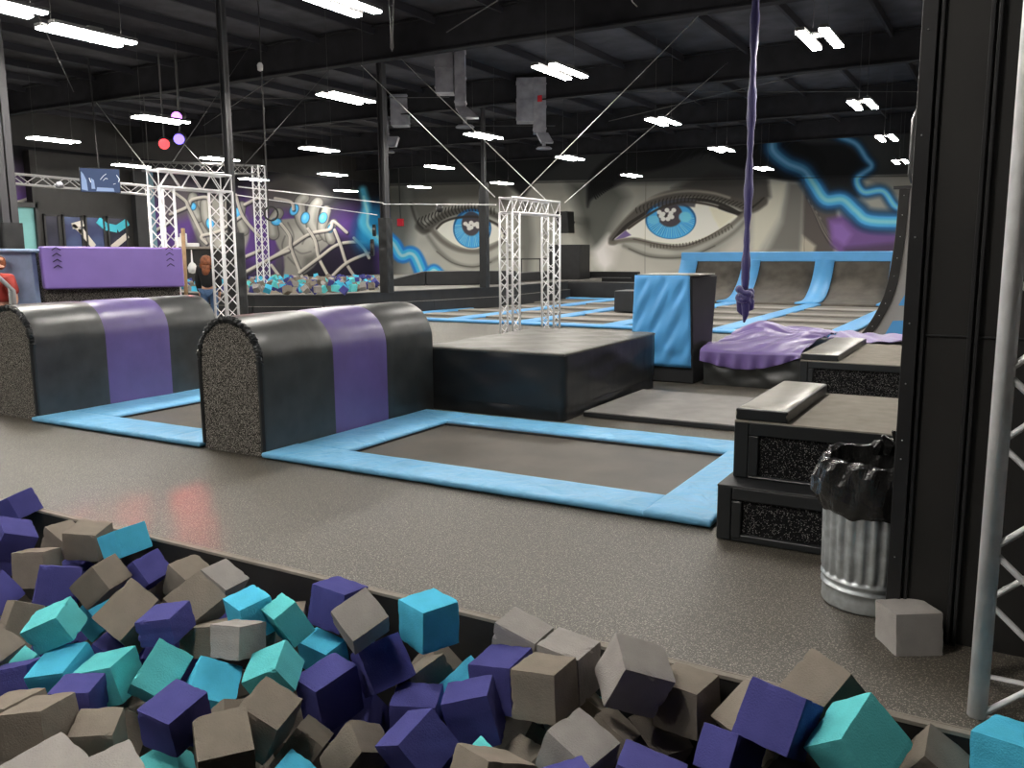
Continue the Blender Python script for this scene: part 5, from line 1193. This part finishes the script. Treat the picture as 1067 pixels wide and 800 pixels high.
skin('hair', [P3(0, .01, 1.64), P3(0, -.03, 1.56), P3(0, -.09, 1.42), P3(0, -.12, 1.20), P3(-.09, -.07, 1.33), P3(.09, -.07, 1.33)], [(0, 1), (1, 2), (2, 3), (1, 4), (1, 5)], [.095, .115, .115, .075, .075, .075], 'hair', t)
c0 = Vector(ond(-2, 300, 10.8)); c0.z = 0
t = thing('person', 'person in a dark red top and jeans, mostly cut off by the left edge', 'person', tuple(c0)); px0, py0 = c0.x, c0.y
fa = Vector((.3, -.95, 0)).normalized(); sd = Vector((fa.y, -fa.x, 0))
V = [P3(0, 0, .93), P3(0, .01, 1.12), P3(0, 0, 1.32), P3(0, .0, 1.43), P3(0, .03, 1.50), P3(0, .03, 1.60),
     P3(-.17, 0, 1.36), P3(-.24, .0, 1.10), P3(-.22, .10, .90), P3(-.20, .14, .83), P3(.17, 0, 1.36), P3(.24, 0, 1.10), P3(.22, .10, .90), P3(.20, .14, .83),
     P3(-.09, 0, .86), P3(-.10, .02, .48), P3(-.10, -.02, .09), P3(-.10, .12, .03), P3(.09, 0, .86), P3(.10, .02, .48), P3(.10, -.02, .09), P3(.10, .12, .03)]
skin('body', V, E_, rad, 'skin', t)
skin('jeans', [P3(0, 0, .95), P3(-.09, 0, .86), P3(-.10, .02, .48), P3(-.10, -.02, .10), P3(.09, 0, .86), P3(.10, .02, .48), P3(.10, -.02, .10)], [(0, 1), (1, 2), (2, 3), (0, 4), (4, 5), (5, 6)], [.145, .10, .075, .058, .10, .075, .058], 'jeans', t)
skin('red_top', [P3(0, 0, 1.04), P3(0, 0, 1.16), P3(0, 0, 1.34), P3(0, 0, 1.42), P3(-.17, 0, 1.36), P3(-.23, 0, 1.15), P3(.17, 0, 1.36), P3(.23, 0, 1.15)], [(0, 1), (1, 2), (2, 3), (2, 4), (4, 5), (2, 6), (6, 7)], [.165, .16, .17, .10, .085, .075, .085, .075], 'shirtred', t)
skin('hair', [P3(0, .0, 1.64), P3(0, -.04, 1.56), P3(0, -.05, 1.46)], [(0, 1), (1, 2)], [.09, .105, .07], 'hair', t)

# ================================================================= DUCTS
def duct(label, d, boxes, elbow, stem, disc):
    t = thing('air_duct', label, 'air duct', tuple(ond((stem[0]+stem[1])/2, disc[1], d)), 'metal air ducts dropping from the roof')
    k = d/895.27; ux = Vector((RT[0], RT[1], 0)).normalized(); uy = Vector((-ux.y, ux.x, 0))
    def pt(px, py, dd=0.0): 
        q = Vector(ond(px, py, d)); return q+uy*dd
    for (xa, xb, ya, yb, dep) in boxes:
        q = [pt(xa, yb), pt(xb, yb)]; w_ = (q[1]-q[0]).length; zt__ = 6.2 if ya is None else pt(xa, ya).z
        a = q[0]; p = [a, a+ux*w_, a+ux*w_+uy*dep, a+uy*dep]; mb = MB().hexa([(v.x, v.y, a.z) for v in p]+[(v.x, v.y, zt__) for v in p]); mb.build('duct_section', 'duct', t, bevel=.01)
        s_ = MB(); nz = 3
        for j in range(nz):
            z = a.z+.1+j*(zt__-a.z)*.4; s_.hexa([(v.x, v.y, z) for v in (a-ux*.015-uy*.015, a+ux*(w_+.015)-uy*.015, a+ux*(w_+.015)+uy*(dep+.015), a-ux*.015+uy*(dep+.015))]+[(v.x, v.y, z+.03) for v in (a-ux*.015-uy*.015, a+ux*(w_+.015)-uy*.015, a+ux*(w_+.015)+uy*(dep+.015), a-ux*.015+uy*(dep+.015))])
        s_.build('duct_flange', 'duct', t)
    (xa, xb, ya), (xc, xd, yb) = elbow; a, b, c, d_ = pt(xa, ya), pt(xb, ya), pt(xd, yb), pt(xc, yb)
    MB().hexa([tuple(d_), tuple(c), tuple(c+uy*.35), tuple(d_+uy*.35), tuple(a), tuple(b), tuple(b+uy*.35), tuple(a+uy*.35)]).build('duct_elbow', 'duct', t, bevel=.01)
    c = pt((stem[0]+stem[1])/2, stem[2])+uy*.15; c2 = pt(disc[0], disc[1])+uy*.15; r_ = (stem[1]-stem[0])*k/2
    MB().tube([c+Vector((0, 0, .1)), (c.x, c.y, c2.z)], r_, 14).build('outlet_neck', 'duct', t, smooth=True)
    MB().lathe((c.x, c.y, c2.z), [(0, .03), (disc[2]*k*.75, .02), (disc[2]*k, -.02), (disc[2]*k*.95, -.04), (disc[2]*k*.6, -.015), (0, -.01)], 24).build('diffuser_disc', 'duct', t, smooth=True)
duct('silver air duct nearest the picture centre top, left of a ceiling light', 19, [(453.5, 472.5, None, 96, .5), (474, 485, None, 111, .4)], ((474, 487, 111), (481, 499, 122)), (482, 486, 121), (487, 130, 10))
duct('silver air duct right of the others with a red sticker', 22.8, [(538.5, 556, None, 126, .6), (556, 569, None, 138, .45)], ((559, 571, 138), (564, 577, 148)), (565, 569, 146), (570.5, 153, 8.5))
duct('small silver air duct above the padded roof post', 25, [(395, 403.5, None, 142, .4), (407, 425, None, 130, .6)], ((396, 415, 142), (401, 412, 152)), (402, 404, 150), (405.5, 157, 7.5))
c_ = ond(561, 103, 22.7); o = MB().box(c_[0]-.12, c_[0]+.12, c_[1]-.04, c_[1]-.02, c_[2]-.08, c_[2]+.08).build('sticker', 'red'); tag(o, 'small red sticker on the right silver duct', 'sticker'); origin(o, c_)

# ================================================================= LIGHTS
spots = [(-2.50, 12.81), (-2.80, 18.83), (-3.05, 24.7), (-3.42, 31.5), (-6.97, 18.86), (-7.41, 24.8), (-7.84, 31.42), (-12.79, 31.3), (-12.05, 24.5), (-6.49, 12.84), (-11.6, 18.73), (-18.7, 31.6), (-22.8, 31.4), (-10.95, 12.85),
         (-16.91, 18.63), (-21.8, 24.68), (-26.9, 31.3), (-21.03, 13.5), (-16.02, 12.76), (-25.05, 18.68), (-21.11, 18.84), (-10.75, 7.5), (-25.7, 24.56), (-6.95, 8.02), (-10.36, 6.0),
         (-15.4, 7.3), (-2.4, 7.0), (2.2, 12.8), (2.2, 18.8), (2.2, 24.7), (2.2, 31.5), (-17, 24.6), (-6.5, 1.2), (-2.3, 1.0), (-10.8, 1.2), (-15.5, 1.2), (-20, 7.4), (-25, 7.4), (-25.5, 13.2),
         (-6.5, -4.6), (-10.8, -4.6)]
drop = {(-10.36, 6.0): .02}
fx = None
ZL = 4.5
for i, (x, y) in enumerate(spots):
    t = thing('ceiling_light', None, 'ceiling light', (x, y, ZL), 'led strip lights hanging from the roof')
    p_ = topix((x, y, ZL)); vis = -40 < p_[0] < 1100 and -30 < p_[1] < 400 and y > 2
    t['label'] = 'led light fixture hanging from the dark roof' if not vis else 'glowing led light fixture hanging from the roof'
    t['_px'] = p_
    if fx is None:
        parts = []
        parts.append(MB().box(x-.215, x-.085, y-.60, y+.60, ZL+.012, ZL+.06).box(x+.085, x+.215, y-.60, y+.60, ZL+.012, ZL+.06).box(x-.2, x+.2, y-.1, y+.1, ZL+.05, ZL+.09).build('housing', 'housing', t, bevel=.01))
        for s_ in (-1, 1): MB().box(x+s_*.15-.06, x+s_*.15+.06, y-.58, y+.58, ZL-.012, ZL+.012).build('diffuser', 'light', parts[0])
        for s_ in (-.5, .5): parts.append(MB().tube([(x, y+s_, ZL+.05), (x, y+s_, 6.2)], .004, 5).build('hanging_wire', 'darkcable', t))
        fx = parts
    else:
        for p in fx:
            c = p.copy(); COL.objects.link(c); c.parent = t
            for g in p.children: d = g.copy(); COL.objects.link(d); d.parent = c
# labels of the lights in view: row from the camera and order from the left
vis_l = [o for o in bpy.data.objects if o.name.startswith('ceiling_light') and '_px' in o and -45 < o['_px'][0] < 1000 and -20 < o['_px'][1] < 400 and o.location.y > 2]
rows_ = {}
for o in vis_l:
    r_ = 0 if o.location.y < 9 else 1 if o.location.y < 16 else 2 if o.location.y < 22 else 3 if o.location.y < 28 else 4
    rows_.setdefault(r_, []).append(o)
rn_ = ['nearest', 'second nearest', 'third', 'fourth', 'farthest']
for r_, l in rows_.items():
    l.sort(key=lambda o: o['_px'][0])
    for k, o in enumerate(l): o['label'] = 'glowing led ceiling light, %s from the left in the %s row from the camera' % (ORD[k], rn_[r_])
for o in bpy.data.objects:
    if '_px' in o: del o['_px']
# coloured stage lamps
def stage(px_, py_, d, colr, lb, strength, target=None, energy=0):
    c = Vector(ond(px_, py_, d)); t = thing('stage_lamp', lb, 'stage lamp', tuple(c)); M['s'+lb] = mat('lamp_'+lb[:6], (.1, .1, .1), .4, emit=(colr, strength))
    dr = (Vector(target)-c).normalized() if target else Vector((.5, -.8, -.3)).normalized()
    MB().tube([c-dr*.32, c-dr*.02], .13, 14).build('lamp_body', 'steelblk', t, smooth=True)
    MB().tube([c-dr*.03, c], .12, 14).build('lens', 's'+lb, t)
    MB().tube([c-dr*.2, (c-dr*.2)+Vector((0, 0, 6.2-c.z))], .02, 6).build('hanger', 'darkcable', t)
    if energy:
        ld = bpy.data.lights.new('stage_beam', 'SPOT'); ld.energy = energy; ld.color = colr; ld.spot_size = R(13); ld.spot_blend = .35; ld.shadow_soft_size = .08
        lo = bpy.data.objects.new('stage_beam', ld); COL.objects.link(lo); lo.parent = t; lo.location = dr*.08; lo.rotation_euler = dr.to_track_quat('-Z', 'Y').to_euler()
stage(171, 150, 20, (1, .004, .02), 'red glowing stage lamp above the left gate', 2.0, tuple(onz(165, 520, 0)), 1500)
stage(186.5, 145, 20, (.16, .10, 1), 'blue violet glowing stage lamp right of the red one', 3, (-11, 7.4, 1.5), 500)
stage(184, 122, 20, (.55, .15, .9), 'small violet stage lamp beside a ceiling light', 4)
